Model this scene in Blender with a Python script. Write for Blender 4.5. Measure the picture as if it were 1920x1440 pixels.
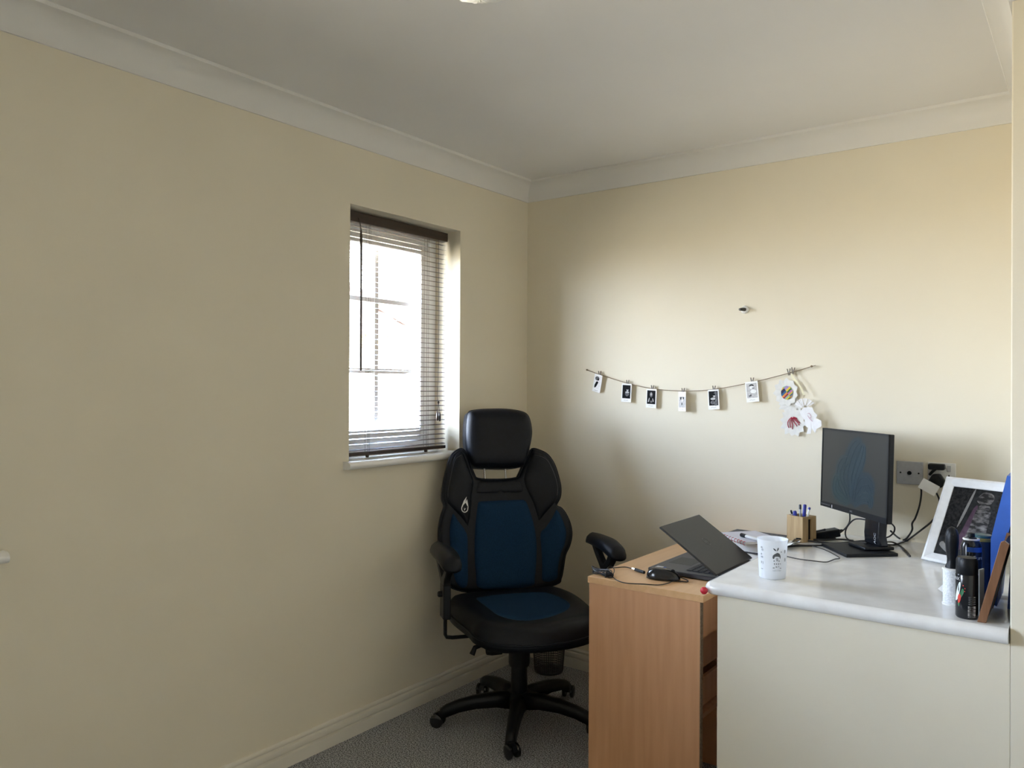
import bpy, bmesh, math, random
from mathutils import Vector, Matrix, Euler
from mathutils.geometry import delaunay_2d_cdt

random.seed(7)
scene = bpy.context.scene
COL = scene.collection
for o in list(bpy.data.objects):
    bpy.data.objects.remove(o)

# ------------------------------------------------------------------ camera
YAW, PITCH, ROLL = 0.6394, 0.0031, 0.0053
fwd = Vector((-math.sin(YAW) * math.cos(PITCH), math.cos(YAW) * math.cos(PITCH), math.sin(PITCH)))
r0 = Vector((math.cos(YAW), math.sin(YAW), 0))
u0 = r0.cross(fwd)
right = r0 * math.cos(ROLL) + u0 * math.sin(ROLL)
up = -r0 * math.sin(ROLL) + u0 * math.cos(ROLL)
cam_data = bpy.data.cameras.new('camera')
cam_data.sensor_width = 36
cam_data.lens = 1478.55 * 36 / 1920
cam_data.clip_start = 0.02
cam = bpy.data.objects.new('camera', cam_data)
COL.objects.link(cam)
m = Matrix((right, up, -fwd)).transposed().to_4x4()
m.translation = (2.3485, 0, 1.37)
cam.matrix_world = m
scene.camera = cam

# ------------------------------------------------------------------ world: pale sky over warm sunlit ground
SKY_STRENGTH = 16.0
world = bpy.data.worlds.new('daylight')
scene.world = world
world.use_nodes = True
nt = world.node_tree
nt.nodes.clear()
w_out = nt.nodes.new('ShaderNodeOutputWorld')
w_bg = nt.nodes.new('ShaderNodeBackground')
w_bg.inputs['Strength'].default_value = SKY_STRENGTH
w_tc = nt.nodes.new('ShaderNodeTexCoord')
w_sep = nt.nodes.new('ShaderNodeSeparateXYZ')
w_map = nt.nodes.new('ShaderNodeMapRange')
w_map.inputs['From Min'].default_value = -1
w_map.inputs['From Max'].default_value = 1
w_ramp = nt.nodes.new('ShaderNodeValToRGB')
cr = w_ramp.color_ramp
cr.elements[0].position = 0.0
cr.elements[0].color = (0.50, 0.43, 0.33, 1)
cr.elements[1].position = 1.0
cr.elements[1].color = (0.55, 0.72, 1.08, 1)
for p_, c_ in ((0.47, (0.58, 0.50, 0.39, 1)), (0.51, (0.88, 0.95, 1.10, 1)), (0.65, (0.73, 0.86, 1.12, 1))):
    e_ = cr.elements.new(p_)
    e_.color = c_
nt.links.new(w_tc.outputs['Generated'], w_sep.inputs[0])
nt.links.new(w_sep.outputs['Z'], w_map.inputs['Value'])
nt.links.new(w_map.outputs['Result'], w_ramp.inputs['Fac'])
nt.links.new(w_ramp.outputs['Color'], w_bg.inputs['Color'])
nt.links.new(w_bg.outputs[0], w_out.inputs[0])

# sun: stands behind the house, so it lights the neighbouring house but not the room
sun_data = bpy.data.lights.new('sun', 'SUN')
sun_data.energy = 3.0
sun_data.color = (1.0, 0.93, 0.82)
sun_data.angle = math.radians(0.6)
sun = bpy.data.objects.new('sun', sun_data)
COL.objects.link(sun)
sun.rotation_euler = Vector((-0.75, 0.25, -0.62)).to_track_quat('-Z', 'Y').to_euler()


def portal(name, y0, y1, z0, z1):
    d = bpy.data.lights.new(name, 'AREA')
    d.shape = 'RECTANGLE'
    d.size = z1 - z0
    d.size_y = y1 - y0
    d.cycles.is_portal = True
    o = bpy.data.objects.new(name, d)
    COL.objects.link(o)
    o.location = (-0.235, (y0 + y1) / 2, (z0 + z1) / 2)
    o.rotation_euler = (0, -math.pi / 2, 0)


scene.view_settings.view_transform = 'Standard'
scene.view_settings.look = 'None'
scene.view_settings.gamma = 1.0
scene.view_settings.use_curve_mapping = False
scene.view_settings.exposure = 2.16
scene.cycles.max_bounces = 14
scene.cycles.diffuse_bounces = 9
scene.cycles.transparent_max_bounces = 16
scene.cycles.sample_clamp_indirect = 6.0
scene.cycles.caustics_reflective = False
scene.cycles.caustics_refractive = False

# ------------------------------------------------------------------ dimensions (metres)
YB = 3.285            # back wall
CEIL = 2.40
NX, NY = 2.1786, 2.2529   # projecting wall on the right: corner
WIN1 = (2.093, 2.756, 1.07, 2.082)
WIN2 = (-0.60, 0.853, 0.921, 2.082)
WT = 0.793            # worktop height
DT = 0.72             # desk height
portal('window_portal', *WIN1)
portal('window_portal', *WIN2)

# ------------------------------------------------------------------ helpers


def srgb(r, g, b):
    f = lambda c: (c / 255 / 12.92) if c / 255 <= 0.04045 else ((c / 255 + 0.055) / 1.055) ** 2.4
    return (f(r), f(g), f(b), 1)


MATS = {}


def mat(name, color, rough=0.5, metal=0.0, spec=0.5, var=0.0, scale=20.0, bump=0.0, bscale=60.0,
        stretch=(1, 1, 1), color2=None, sheen=0.0, coat=0.0, detail=3.0, lo=0.35, hi=0.65):
    """Principled material whose colour varies with an object-space noise."""
    if name in MATS:
        return MATS[name]
    mt = bpy.data.materials.new(name)
    mt.use_nodes = True
    n = mt.node_tree
    b = n.nodes['Principled BSDF']
    b.inputs['Roughness'].default_value = rough
    b.inputs['Metallic'].default_value = metal
    b.inputs['Specular IOR Level'].default_value = spec
    b.inputs['Sheen Weight'].default_value = sheen
    b.inputs['Coat Weight'].default_value = coat
    tc = n.nodes.new('ShaderNodeTexCoord')
    mp = n.nodes.new('ShaderNodeMapping')
    mp.inputs['Scale'].default_value = stretch
    n.links.new(tc.outputs['Object'], mp.inputs['Vector'])
    nz = n.nodes.new('ShaderNodeTexNoise')
    nz.inputs['Scale'].default_value = scale
    nz.inputs['Detail'].default_value = detail
    n.links.new(mp.outputs[0], nz.inputs['Vector'])
    rp = n.nodes.new('ShaderNodeValToRGB')
    c = color if len(color) == 4 else (*color, 1)
    if color2 is None:
        c2 = tuple(min(1, x * (1 + var)) for x in c[:3]) + (1,)
        c = tuple(x * (1 - var) for x in c[:3]) + (1,)
    else:
        c2 = color2 if len(color2) == 4 else (*color2, 1)
    rp.color_ramp.elements[0].position = lo
    rp.color_ramp.elements[1].position = hi
    rp.color_ramp.elements[0].color = c
    rp.color_ramp.elements[1].color = c2
    n.links.new(nz.outputs['Fac'], rp.inputs['Fac'])
    n.links.new(rp.outputs['Color'], b.inputs['Base Color'])
    if bump:
        nb = n.nodes.new('ShaderNodeTexNoise')
        nb.inputs['Scale'].default_value = bscale
        nb.inputs['Detail'].default_value = 2
        n.links.new(mp.outputs[0], nb.inputs['Vector'])
        bp = n.nodes.new('ShaderNodeBump')
        bp.inputs['Strength'].default_value = bump
        bp.inputs['Distance'].default_value = 0.004
        n.links.new(nb.outputs['Fac'], bp.inputs['Height'])
        n.links.new(bp.outputs[0], b.inputs['Normal'])
    MATS[name] = mt
    return mt


def S(v):
    return v if isinstance(v, Vector) else Vector(v)


class MB:
    """collects shapes that become ONE mesh"""

    def __init__(self):
        self.v, self.f = [], []

    def add(self, verts, faces, M=None):
        n = len(self.v)
        for p in verts:
            p = S(p)
            self.v.append(M @ p if M else p)
        self.f += [tuple(i + n for i in q) for q in faces]
        return self

    def box(self, a, b, M=None):
        (x0, y0, z0), (x1, y1, z1) = a, b
        vs = [(x, y, z) for z in (z0, z1) for y in (y0, y1) for x in (x0, x1)]
        fs = [(0, 2, 3, 1), (4, 5, 7, 6), (0, 1, 5, 4), (2, 6, 7, 3), (0, 4, 6, 2), (1, 3, 7, 5)]
        return self.add(vs, fs, M)

    def prism(self, poly, h0, h1, M=None):
        """polygon in XY, extruded along Z"""
        n = len(poly)
        ar = sum(poly[i][0] * poly[(i + 1) % n][1] - poly[(i + 1) % n][0] * poly[i][1] for i in range(n))
        if ar < 0:
            poly = poly[::-1]
        vs = [(x, y, h0) for x, y in poly] + [(x, y, h1) for x, y in poly]
        fs = [tuple(range(n))[::-1], tuple(range(n, 2 * n))]
        fs += [(i, (i + 1) % n, n + (i + 1) % n, n + i) for i in range(n)]
        return self.add(vs, fs, M)

    def tube(self, pts, r, seg=8, closed=False, caps=True):
        pts = [S(p) for p in pts]
        n = len(pts)
        rs = r if isinstance(r, (list, tuple)) else [r] * n
        vs, fs = [], []
        prev = None
        for i, p in enumerate(pts):
            if closed:
                t = pts[(i + 1) % n] - pts[i - 1]
            else:
                t = pts[min(i + 1, n - 1)] - pts[max(i - 1, 0)]
            if t.length < 1e-9:
                t = Vector((0, 0, 1))
            t.normalize()
            if prev is None:
                a = t.cross(Vector((0, 0, 1)))
                if a.length < 1e-3:
                    a = t.cross(Vector((1, 0, 0)))
            else:
                a = prev - t * prev.dot(t)
                if a.length < 1e-6:
                    a = t.cross(Vector((1, 0, 0)))
            a.normalize()
            prev = a
            b = t.cross(a)
            for k in range(seg):
                w = 2 * math.pi * k / seg
                vs.append(p + (a * math.cos(w) + b * math.sin(w)) * rs[i])
        rng = n if closed else n - 1
        for i in range(rng):
            j = (i + 1) % n
            for k in range(seg):
                k2 = (k + 1) % seg
                fs.append((i * seg + k, i * seg + k2, j * seg + k2, j * seg + k))
        if caps and not closed:
            fs.append(tuple(range(seg))[::-1])
            fs.append(tuple(range((n - 1) * seg, n * seg)))
        return self.add(vs, fs)

    def lathe(self, prof, seg=32, M=None, cap0=True, cap1=True):
        """profile of (radius, z) turned about Z"""
        vs, fs = [], []
        n = len(prof)
        for r, z in prof:
            for k in range(seg):
                w = 2 * math.pi * k / seg
                vs.append((r * math.cos(w), r * math.sin(w), z))
        for i in range(n - 1):
            for k in range(seg):
                k2 = (k + 1) % seg
                fs.append((i * seg + k, i * seg + k2, (i + 1) * seg + k2, (i + 1) * seg + k))
        if cap0:
            fs.append(tuple(range(seg))[::-1])
        if cap1:
            fs.append(tuple(range((n - 1) * seg, n * seg)))
        return self.add(vs, fs, M)

    def mesh(self, name, material, smooth=False):
        me = bpy.data.meshes.new(name)
        me.from_pydata([tuple(v) for v in self.v], [], self.f)
        me.materials.append(material)
        if smooth:
            me.polygons.foreach_set('use_smooth', [True] * len(me.polygons))
            if smooth != 'all':
                me.set_sharp_from_angle(angle=math.radians(40))
        me.update()
        return me

    def build(self, name, material, parent=None, smooth=False, bevel=0.0, bseg=2):
        me = self.mesh(name, material, smooth or bevel > 0)
        o = bpy.data.objects.new(name, me)
        COL.objects.link(o)
        if parent:
            o.parent = parent
        if bevel:
            bv = o.modifiers.new('bevel', 'BEVEL')
            bv.width = bevel
            bv.segments = bseg
            bv.limit_method = 'ANGLE'
            bv.angle_limit = math.radians(35)
        return o


def tag(o, label, cat, group=None):
    o['label'] = label
    o['category'] = cat
    if group:
        o['group'] = group
    return o


def thing(name, label, cat, loc=(0, 0, 0), rz=0.0, group=None):
    o = bpy.data.objects.new(name, None)
    o.empty_display_size = 0.05
    COL.objects.link(o)
    o.location = loc
    o.rotation_euler = (0, 0, rz)
    return tag(o, label, cat, group)


def struct(o):
    o['kind'] = 'structure'
    return o


def smooth_path(pts, n=6):
    """Catmull-Rom through the points"""
    pts = [S(p) for p in pts]
    out = []
    for i in range(len(pts) - 1):
        p0 = pts[max(i - 1, 0)]
        p1, p2 = pts[i], pts[i + 1]
        p3 = pts[min(i + 2, len(pts) - 1)]
        for k in range(n):
            t = k / n
            out.append(0.5 * ((2 * p1) + (p2 - p0) * t + (2 * p0 - 5 * p1 + 4 * p2 - p3) * t * t
                              + (3 * p1 - p0 - 3 * p2 + p3) * t ** 3))
    out.append(pts[-1])
    return out


def smooth_loop(pts, n=4):
    pts = [Vector((p[0], p[1])) for p in pts]
    N = len(pts)
    out = []
    for i in range(N):
        p0, p1, p2, p3 = pts[i - 1], pts[i], pts[(i + 1) % N], pts[(i + 2) % N]
        for k in range(n):
            t = k / n
            out.append(0.5 * ((2 * p1) + (p2 - p0) * t + (2 * p0 - 5 * p1 + 4 * p2 - p3) * t * t
                              + (3 * p1 - p0 - 3 * p2 + p3) * t ** 3))
    return out


def pad(outline, T, r, back, mapf, grid=0.018, soft=4):
    """upholstered pad: outline in (u, v), front bulging by T with edge radius r, flat back at -back"""
    loop = smooth_loop(outline, soft) if soft > 1 else [Vector(p) for p in outline]
    N = len(loop)
    segs = [(loop[i], loop[(i + 1) % N]) for i in range(N)]

    def dist(p):
        best = 9
        for a, b in segs:
            ab = b - a
            L = ab.length_squared
            t = 0 if L == 0 else max(0, min(1, (p - a).dot(ab) / L))
            best = min(best, (a + ab * t - p).length)
        return best

    def inside(p):
        c = False
        for a, b in segs:
            if (a.y > p.y) != (b.y > p.y) and p.x < (b.x - a.x) * (p.y - a.y) / (b.y - a.y) + a.x:
                c = not c
        return c

    ar = sum(a.x * b.y - b.x * a.y for a, b in segs)
    sg = 1 if ar > 0 else -1
    pts = list(loop)
    ds = [0.0] * N
    for fr in (0.12, 0.4, 0.8):
        off = r * fr
        for i in range(N):
            t = (loop[(i + 1) % N] - loop[i - 1])
            if t.length < 1e-9:
                continue
            t.normalize()
            q = loop[i] + Vector((-t.y, t.x)) * sg * off
            if inside(q) and abs(dist(q) - off) < off * 0.15:
                pts.append(q)
                ds.append(off)
    x0, x1 = min(p.x for p in loop), max(p.x for p in loop)
    y0, y1 = min(p.y for p in loop), max(p.y for p in loop)
    ny = int((y1 - y0) / grid) + 1
    nx = int((x1 - x0) / grid) + 1
    for j in range(ny + 1):
        for i in range(nx + 1):
            q = Vector((x0 + (i + 0.5 * (j % 2)) * grid, y0 + j * grid))
            if inside(q):
                d = dist(q)
                if d > r * 0.95:
                    pts.append(q)
                    ds.append(d)
    vs, _, fs, orig, _, _ = delaunay_2d_cdt(pts, [(i, (i + 1) % N) for i in range(N)], [], 1, 1e-6)
    dd = {}
    for i, ov in enumerate(orig):
        dd[i] = ds[ov[0]] if ov else 0.0
    mb = MB()
    top = []
    for i, p in enumerate(vs):
        k = min(dd[i] / r, 1.0)
        top.append(mapf(p.x, p.y, T * math.sqrt(max(0, 1 - (1 - k) ** 2))))
    bot = [mapf(p.x, p.y, -back) for p in vs]
    n = len(vs)
    faces = []
    cnt = {}
    for f in fs:
        a = sum(vs[f[i]].x * vs[f[(i + 1) % len(f)]].y - vs[f[(i + 1) % len(f)]].x * vs[f[i]].y for i in range(len(f)))
        f = tuple(f) if a > 0 else tuple(f[::-1])
        faces.append(f)
        faces.append(tuple(i + n for i in f[::-1]))
        for i in range(len(f)):
            e = (f[i], f[(i + 1) % len(f)])
            cnt[e] = cnt.get(e, 0) + 1
    for (a, b) in list(cnt):
        if (b, a) not in cnt:
            faces.append((b, a, a + n, b + n))
    mb.add(top + bot, faces)
    return mb


def text_mesh(body, size, mapf, thick=0.0):
    """lettering as mesh; mapf maps (x, y, 0) of the centred text into local space"""
    cu = bpy.data.curves.new('txt', 'FONT')
    cu.body = body
    cu.size = size
    cu.align_x = 'CENTER'
    cu.align_y = 'CENTER'
    cu.resolution_u = 3
    ob = bpy.data.objects.new('txt', cu)
    COL.objects.link(ob)
    bpy.context.view_layer.update()
    dg = bpy.context.evaluated_depsgraph_get()
    me = bpy.data.meshes.new_from_object(ob.evaluated_get(dg))
    mb = MB()
    mb.add([mapf(v.co.x, v.co.y) for v in me.vertices], [tuple(p.vertices) for p in me.polygons])
    bpy.data.objects.remove(ob)
    bpy.data.curves.remove(cu)
    bpy.data.meshes.remove(me)
    return mb


def rotm(loc=(0, 0, 0), rx=0, ry=0, rz=0):
    return Matrix.Translation(loc) @ Euler((rx, ry, rz)).to_matrix().to_4x4()

# ------------------------------------------------------------------ materials
M_WALL = mat('cream_paint', (0.76, 0.705, 0.575), 0.75, spec=0.25, var=0.012, scale=3, bump=0.03, bscale=180)
M_CEIL = mat('ceiling_paint', (0.76, 0.76, 0.76), 0.9, spec=0.2, var=0.01, scale=3)
M_TRIM = mat('gloss_white_paint', (0.72, 0.69, 0.61), 0.35, var=0.01, scale=5)
M_COVE = mat('coving_white', (0.75, 0.745, 0.725), 0.8, spec=0.25, var=0.01, scale=4)
M_UPVC = mat('white_upvc', (0.90, 0.91, 0.92), 0.3, var=0.005, scale=5)
M_SILL = mat('sill_white', (0.82, 0.82, 0.80), 0.3, spec=0.6, var=0.01, scale=5)
M_SLAT = mat('dark_brown_slat', (0.035, 0.022, 0.016), 0.3, var=0.25, scale=60, stretch=(1, 0.05, 1))
M_CORD = mat('dark_cord', (0.03, 0.022, 0.018), 0.8, var=0.2, scale=300)
M_BLACK = mat('black_plastic', (0.0045, 0.0055, 0.0075), 0.42, spec=0.28, var=0.15, scale=80, bump=0.05, bscale=400)
M_BLACKG = mat('black_gloss', (0.010, 0.011, 0.014), 0.18, var=0.1, scale=60)
M_LEATHER = mat('black_leather', (0.0032, 0.005, 0.0095), 0.42, spec=0.24, var=0.2, scale=60, bump=0.22, bscale=420)
M_FABRIC = mat('navy_fabric', (0.010, 0.034, 0.078), 0.92, var=0.35, scale=700, bump=0.3, bscale=900, sheen=0.0, spec=0.1)
M_STITCH = mat('stitch_grey', (0.10, 0.10, 0.11), 0.8, var=0.2, scale=500)
M_CHROME = mat('chrome', (0.75, 0.75, 0.76), 0.2, metal=1.0, var=0.04, scale=100)
M_NOTCH = mat('notched_steel', (0.45, 0.45, 0.45), 0.3, metal=1.0, var=0.6, scale=400)
M_STEEL = mat('brushed_steel_grey', (0.42, 0.43, 0.45), 0.45, metal=0.2, var=0.04, scale=80)
M_WHITE = mat('white_plastic', (0.78, 0.78, 0.76), 0.35, var=0.01, scale=30)
M_PAPER = mat('white_paper', (0.86, 0.86, 0.85), 0.85, spec=0.2, var=0.02, scale=40)
M_PRINT = mat('white_print', (0.72, 0.72, 0.72), 0.6, var=0.03, scale=60)
M_GREYPRINT = mat('grey_print', (0.09, 0.10, 0.11), 0.7, var=0.25, scale=300)
M_CABLE = mat('black_cable', (0.010, 0.010, 0.012), 0.45, var=0.1, scale=100)
M_BLUE = mat('blue_card', (0.025, 0.10, 0.42), 0.5, var=0.05, scale=30)
M_PENBLUE = mat('pen_blue', (0.02, 0.03, 0.32), 0.3, var=0.05, scale=60)
M_PEG = mat('grey_brown_peg', (0.16, 0.13, 0.10), 0.7, var=0.3, scale=120)
M_TWINE = mat('jute_twine', (0.22, 0.16, 0.10), 0.95, var=0.4, scale=500)
M_RED = mat('red_plastic', (0.55, 0.02, 0.04), 0.35, var=0.05, scale=30)
M_MESHGREY = mat('dark_mesh_metal', (0.06, 0.06, 0.065), 0.45, metal=0.4, var=0.1, scale=60)


def wood(name, c1, c2, scale, stretch, rough=0.45):
    return mat(name, c1, rough, color2=c2, scale=scale, stretch=stretch, detail=5, lo=0.3, hi=0.72, spec=0.35)


M_DESK = wood('beech_laminate_upright', (0.61, 0.33, 0.17), (0.69, 0.385, 0.21), 9, (5, 5, 0.35))
M_DESKTOP = wood('beech_laminate_flat_sheen_tint', (0.68, 0.41, 0.20), (0.76, 0.48, 0.255), 9, (5, 0.35, 5), 0.3)  # lighter than the upright boards: window sheen put into the base colour
M_BAMBOO = wood('bamboo_light', (0.40, 0.27, 0.13), (0.52, 0.37, 0.20), 30, (3, 3, 0.3))
M_BROWNWOOD = wood('brown_wood', (0.16, 0.075, 0.035), (0.23, 0.115, 0.06), 30, (3, 3, 0.3))
M_EDGE = wood('chipboard_edge', (0.12, 0.08, 0.05), (0.26, 0.18, 0.11), 160, (1, 1, 1), 0.9)


def carpet():
    mt = mat('grey_carpet', (0.030, 0.031, 0.034), 1.0, color2=(0.74, 0.76, 0.80), scale=210, detail=4, lo=0.36, hi=0.70,
             bump=1.0, bscale=220, spec=0.1)
    return mt


def marble():
    mt = mat('white_speckled_laminate', (0.74, 0.73, 0.71), 0.14, color2=(0.82, 0.82, 0.80), scale=14, detail=6, spec=0.55)
    return mt


def glass_mat():
    mt = bpy.data.materials.new('window_glass')
    mt.use_nodes = True
    n = mt.node_tree
    n.nodes.clear()
    out = n.nodes.new('ShaderNodeOutputMaterial')
    mix = n.nodes.new('ShaderNodeMixShader')
    tr = n.nodes.new('ShaderNodeBsdfTransparent')
    tr.inputs['Color'].default_value = (0.95, 0.97, 0.97, 1)
    gl = n.nodes.new('ShaderNodeBsdfGlossy')
    gl.inputs['Roughness'].default_value = 0.02
    lw = n.nodes.new('ShaderNodeLayerWeight')
    pw = n.nodes.new('ShaderNodeMath')
    pw.operation = 'POWER'
    pw.inputs[1].default_value = 5.0
    ml = n.nodes.new('ShaderNodeMath')
    ml.operation = 'MULTIPLY_ADD'
    ml.inputs[1].default_value = 0.8
    ml.inputs[2].default_value = 0.04
    n.links.new(lw.outputs['Facing'], pw.inputs[0])
    n.links.new(pw.outputs[0], ml.inputs[0])
    n.links.new(ml.outputs[0], mix.inputs[0])
    n.links.new(tr.outputs[0], mix.inputs[1])
    n.links.new(gl.outputs[0], mix.inputs[2])
    n.links.new(mix.outputs[0], out.inputs[0])
    return mt


M_CARPET = carpet()
M_MARBLE = marble()
M_GLASS = glass_mat()

# ------------------------------------------------------------------ room shell
X1, Y0 = 3.7, -1.6     # far right and near ends of the room, behind the camera

fl = MB().box((-0.25, Y0, -0.06), (X1, YB + 0.2, 0))
struct(fl.build('floor', M_CARPET))
ce = MB().box((-0.25, Y0, CEIL), (X1, YB + 0.2, CEIL + 0.08))
struct(ce.build('ceiling', M_CEIL))

# left wall with two window openings
wl = MB()
ys = [Y0, WIN2[0], WIN2[1], WIN1[0], WIN1[1], YB + 0.2]
for i in range(5):
    if i in (1, 3):
        w = WIN2 if i == 1 else WIN1
        wl.box((-0.25, ys[i], 0), (0, ys[i + 1], w[2] - (0.0)))
        wl.box((-0.25, ys[i], w[3]), (0, ys[i + 1], CEIL))
    else:
        wl.box((-0.25, ys[i], 0), (0, ys[i + 1], CEIL))
struct(wl.build('wall_left', M_WALL))
struct(MB().box((0, YB, 0), (NX, YB + 0.2, CEIL)).build('wall_back', M_WALL))
struct(MB().box((NX, NY, 0), (X1, YB + 0.2, CEIL)).build('wall_right', M_WALL, bevel=0.003))
struct(MB().box((1.44, NY, 0), (NX, YB, WT - 0.039)).build('wall_low', M_WALL))
struct(MB().box((0, Y0 - 0.1, 0), (X1, Y0, CEIL)).build('wall_near', M_WALL))
struct(MB().box((X1, Y0 - 0.1, 0), (X1 + 0.1, NY, CEIL)).build('wall_far_right', M_WALL))

# moulded runs: profile of (distance from wall, z); a run follows the wall with mitred ends
COVE = [(0, -0.09), (0.007, -0.09), (0.007, -0.083)]
for k in range(1, 9):
    a = math.pi / 2 * k / 9
    COVE.append((0.007 + 0.063 * (1 - math.cos(a)), -0.083 + 0.071 * math.sin(a)))
COVE += [(0.070, -0.012), (0.072, -0.011), (0.078, -0.011), (0.080, -0.008), (0.080, 0.0)]
SKIRT = [(0.020, 0.0), (0.020, 0.040), (0.019, 0.044), (0.010, 0.047), (0.010, 0.050), (0.0165, 0.054), (0.0165, 0.070),
         (0.0150, 0.073), (0.007, 0.076), (0.007, 0.079), (0.0105, 0.082), (0.0105, 0.088), (0.008, 0.092), (0.005, 0.093), (0.0, 0.093)]


def run(name, a, b, nrm, prof, z0, material, ma, mb_):
    """ma, mb_: +1 inner mitre, -1 outer mitre, 0 square"""
    a, b, nrm = Vector(a), Vector(b), Vector(nrm)
    t = (b - a).normalized()
    vs = []
    for end, base, k, s in ((0, a, ma, 1), (1, b, mb_, -1)):
        for d, z in prof:
            p = base + nrm * d + t * (s * k * d)
            vs.append((p.x, p.y, z0 + z))
    n = len(prof)
    fs = [(i, i + 1, n + i + 1, n + i) for i in range(n - 1)]
    mbx = MB()
    mbx.add(vs, fs)
    o = mbx.build(name, material, smooth=True)
    bm = bmesh.new()
    bm.from_mesh(o.data)
    bmesh.ops.recalc_face_normals(bm, faces=bm.faces)
    bm.to_mesh(o.data)
    bm.free()
    return struct(o)


run('trim_1', (0, Y0), (0, YB), (1, 0), COVE, CEIL, M_COVE, 0, 1)
run('trim_2', (0, YB), (NX, YB), (0, -1), COVE, CEIL, M_COVE, 1, 1)
run('trim_3', (NX, YB), (NX, NY), (-1, 0), COVE, CEIL, M_COVE, 1, -1)
run('trim_4', (NX, NY), (X1, NY), (0, -1), COVE, CEIL, M_COVE, -1, 0)
run('baseboard_left', (0, Y0), (0, YB), (1, 0), SKIRT, 0, M_TRIM, 0, 1)
run('baseboard_back', (0, YB), (1.44, YB), (0, -1), SKIRT, 0, M_TRIM, 1, 0)

# ------------------------------------------------------------------ windows


def window(name, w, bars_y, bars_z, stile=0.055, ledge=0.03):
    y0, y1, z0, z1 = w
    root = bpy.data.objects.new(name, None)
    COL.objects.link(root)
    struct(root)
    root.location = (-0.15, (y0 + y1) / 2, z0)
    oy, oz = (y0 + y1) / 2, z0
    H, W = z1 - z0, (y1 - y0) / 2
    fx0, fx1 = -0.07, 0.0
    fo = 0.058
    fr = MB()
    fr.box((fx0, -W, 0), (fx1, -W + fo, H)).box((fx0, W - fo, 0), (fx1, W, H))
    fr.box((fx0, -W + fo, 0), (fx1, W - fo, fo)).box((fx0, -W + fo, H - fo), (fx1, W - fo, H))
    fr.build('window_frame', M_UPVC, root, bevel=0.004)
    ins = fo
    sx0, sx1 = -0.055, 0.012
    a, b = -W + ins, W - ins
    c, d = ins, H - ins
    st = stile
    sa = MB()
    sa.box((sx0, a, c), (sx1, a + st, d)).box((sx0, b - st, c), (sx1, b, d))
    sa.box((sx0, a + st, c), (sx1, b - st, c + st)).box((sx0, a + st, d - st), (sx1, b - st, d))
    sash = sa.build('casement', M_UPVC, root, bevel=0.006)
    g = MB().box((-0.032, a + st - 0.01, c + st - 0.01), (-0.028, b - st + 0.01, d - st + 0.01))
    g.build('pane', M_GLASS, sash)
    for y in bars_y:
        MB().box((-0.040, y - oy - 0.011, c + st), (-0.020, y - oy + 0.011, d - st)).build('glazing_bar', M_UPVC, sash)
    for z in bars_z:
        MB().box((-0.0385, a + st, z - oz - 0.011), (-0.0215, b - st, z - oz + 0.011)).build('glazing_bar', M_UPVC, sash)
    # sill board with rounded nose
    prof = [(0.0, 0.0), (0.178, 0.0)]
    for k in range(1, 8):
        t = math.pi / 2 - math.pi * k / 8
        prof.append((0.178 + 0.015 * math.cos(t) + 0.0, -0.014 + 0.014 * math.sin(t)))
    prof += [(0.178, -0.028), (0.148, -0.028), (0.148, -0.0), ]
    lo, hi = -W - ledge, W + ledge
    mbx = MB()
    # part inside the reveal and the nose in front of the wall
    mbx.box((0.0, -W, -0.0), (0.1502, W, 0.004))
    nose = [(x, z) for x, z in prof if x >= 0.148]
    nose = [(0.1502, 0.004), (0.178, 0.004)] + [(x, z + 0.002) for x, z in prof[2:9]] + [(0.178, -0.026), (0.1502, -0.026)]
    Mx = Matrix(((1, 0, 0, 0), (0, 0, 1, 0), (0, 1, 0, 0), (0, 0, 0, 1)))
    mbx.prism(nose, lo, hi, Mx)
    o = mbx.build('window_sill', M_SILL, root, smooth=True)
    bm = bmesh.new()
    bm.from_mesh(o.data)
    bmesh.ops.recalc_face_normals(bm, faces=bm.faces)
    bm.to_mesh(o.data)
    bm.free()
    return root


window('window_1', WIN1, [2.398], [1.742, 1.434])
window_two = window('window_2', WIN2, [0.12], [1.31, 1.70])

# ------------------------------------------------------------------ neighbouring house beyond the glass
house = thing('neighbour_house', 'pale rendered house with tiled roof seen through the blind outside the window', 'house', (-9.4, 8.0, -3.0))
M_RENDER = mat('pale_render', (0.24, 0.23, 0.215), 0.9, var=0.03, scale=8)
M_TILE = mat('clay_tile', (0.10, 0.066, 0.05), 0.85, var=0.25, scale=6)
M_FASCIA = mat('cream_fascia', (0.20, 0.165, 0.08), 0.7, var=0.05, scale=4)
MB().box((-8, -5, 0), (0, 3.9, 5.2)).build('house_wall', M_RENDER, house)
MB().box((-8.3, -5.3, 5.2), (0.32, 4.2, 5.38)).build('fascia', M_FASCIA, house)
N_COURSE = 12
for k in range(N_COURSE):
    mbx = MB()
    d0, d1 = 0.34 * k, 0.34 * (k + 1) + 0.08
    x0_, x1_ = 0.42 - d0 * 0.78, 0.42 - d1 * 0.78
    z0_, z1_ = 5.34 + d0 * 0.64, 5.34 + d1 * 0.64
    yr = 4.30 - d0 * 0.78
    n = 110
    vs = []
    for i in range(n + 1):
        y = -5.2 + (yr + 5.2) * i / n
        wv = 0.035 * math.sin(2 * math.pi * y / 0.3)
        vs += [(x0_, y, z0_ + wv + 0.05), (x1_, y - 0.0, z1_ + wv), (x0_, y, z0_ + wv - 0.01)]
    fs = []
    for i in range(n):
        a = 3 * i
        fs += [(a, a + 3, a + 4, a + 1), (a + 2, a + 5, a + 3, a)]
    mbx.add(vs, fs)
    mbx.build('tile_course', M_TILE, house, smooth='all')
hip = MB()
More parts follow.
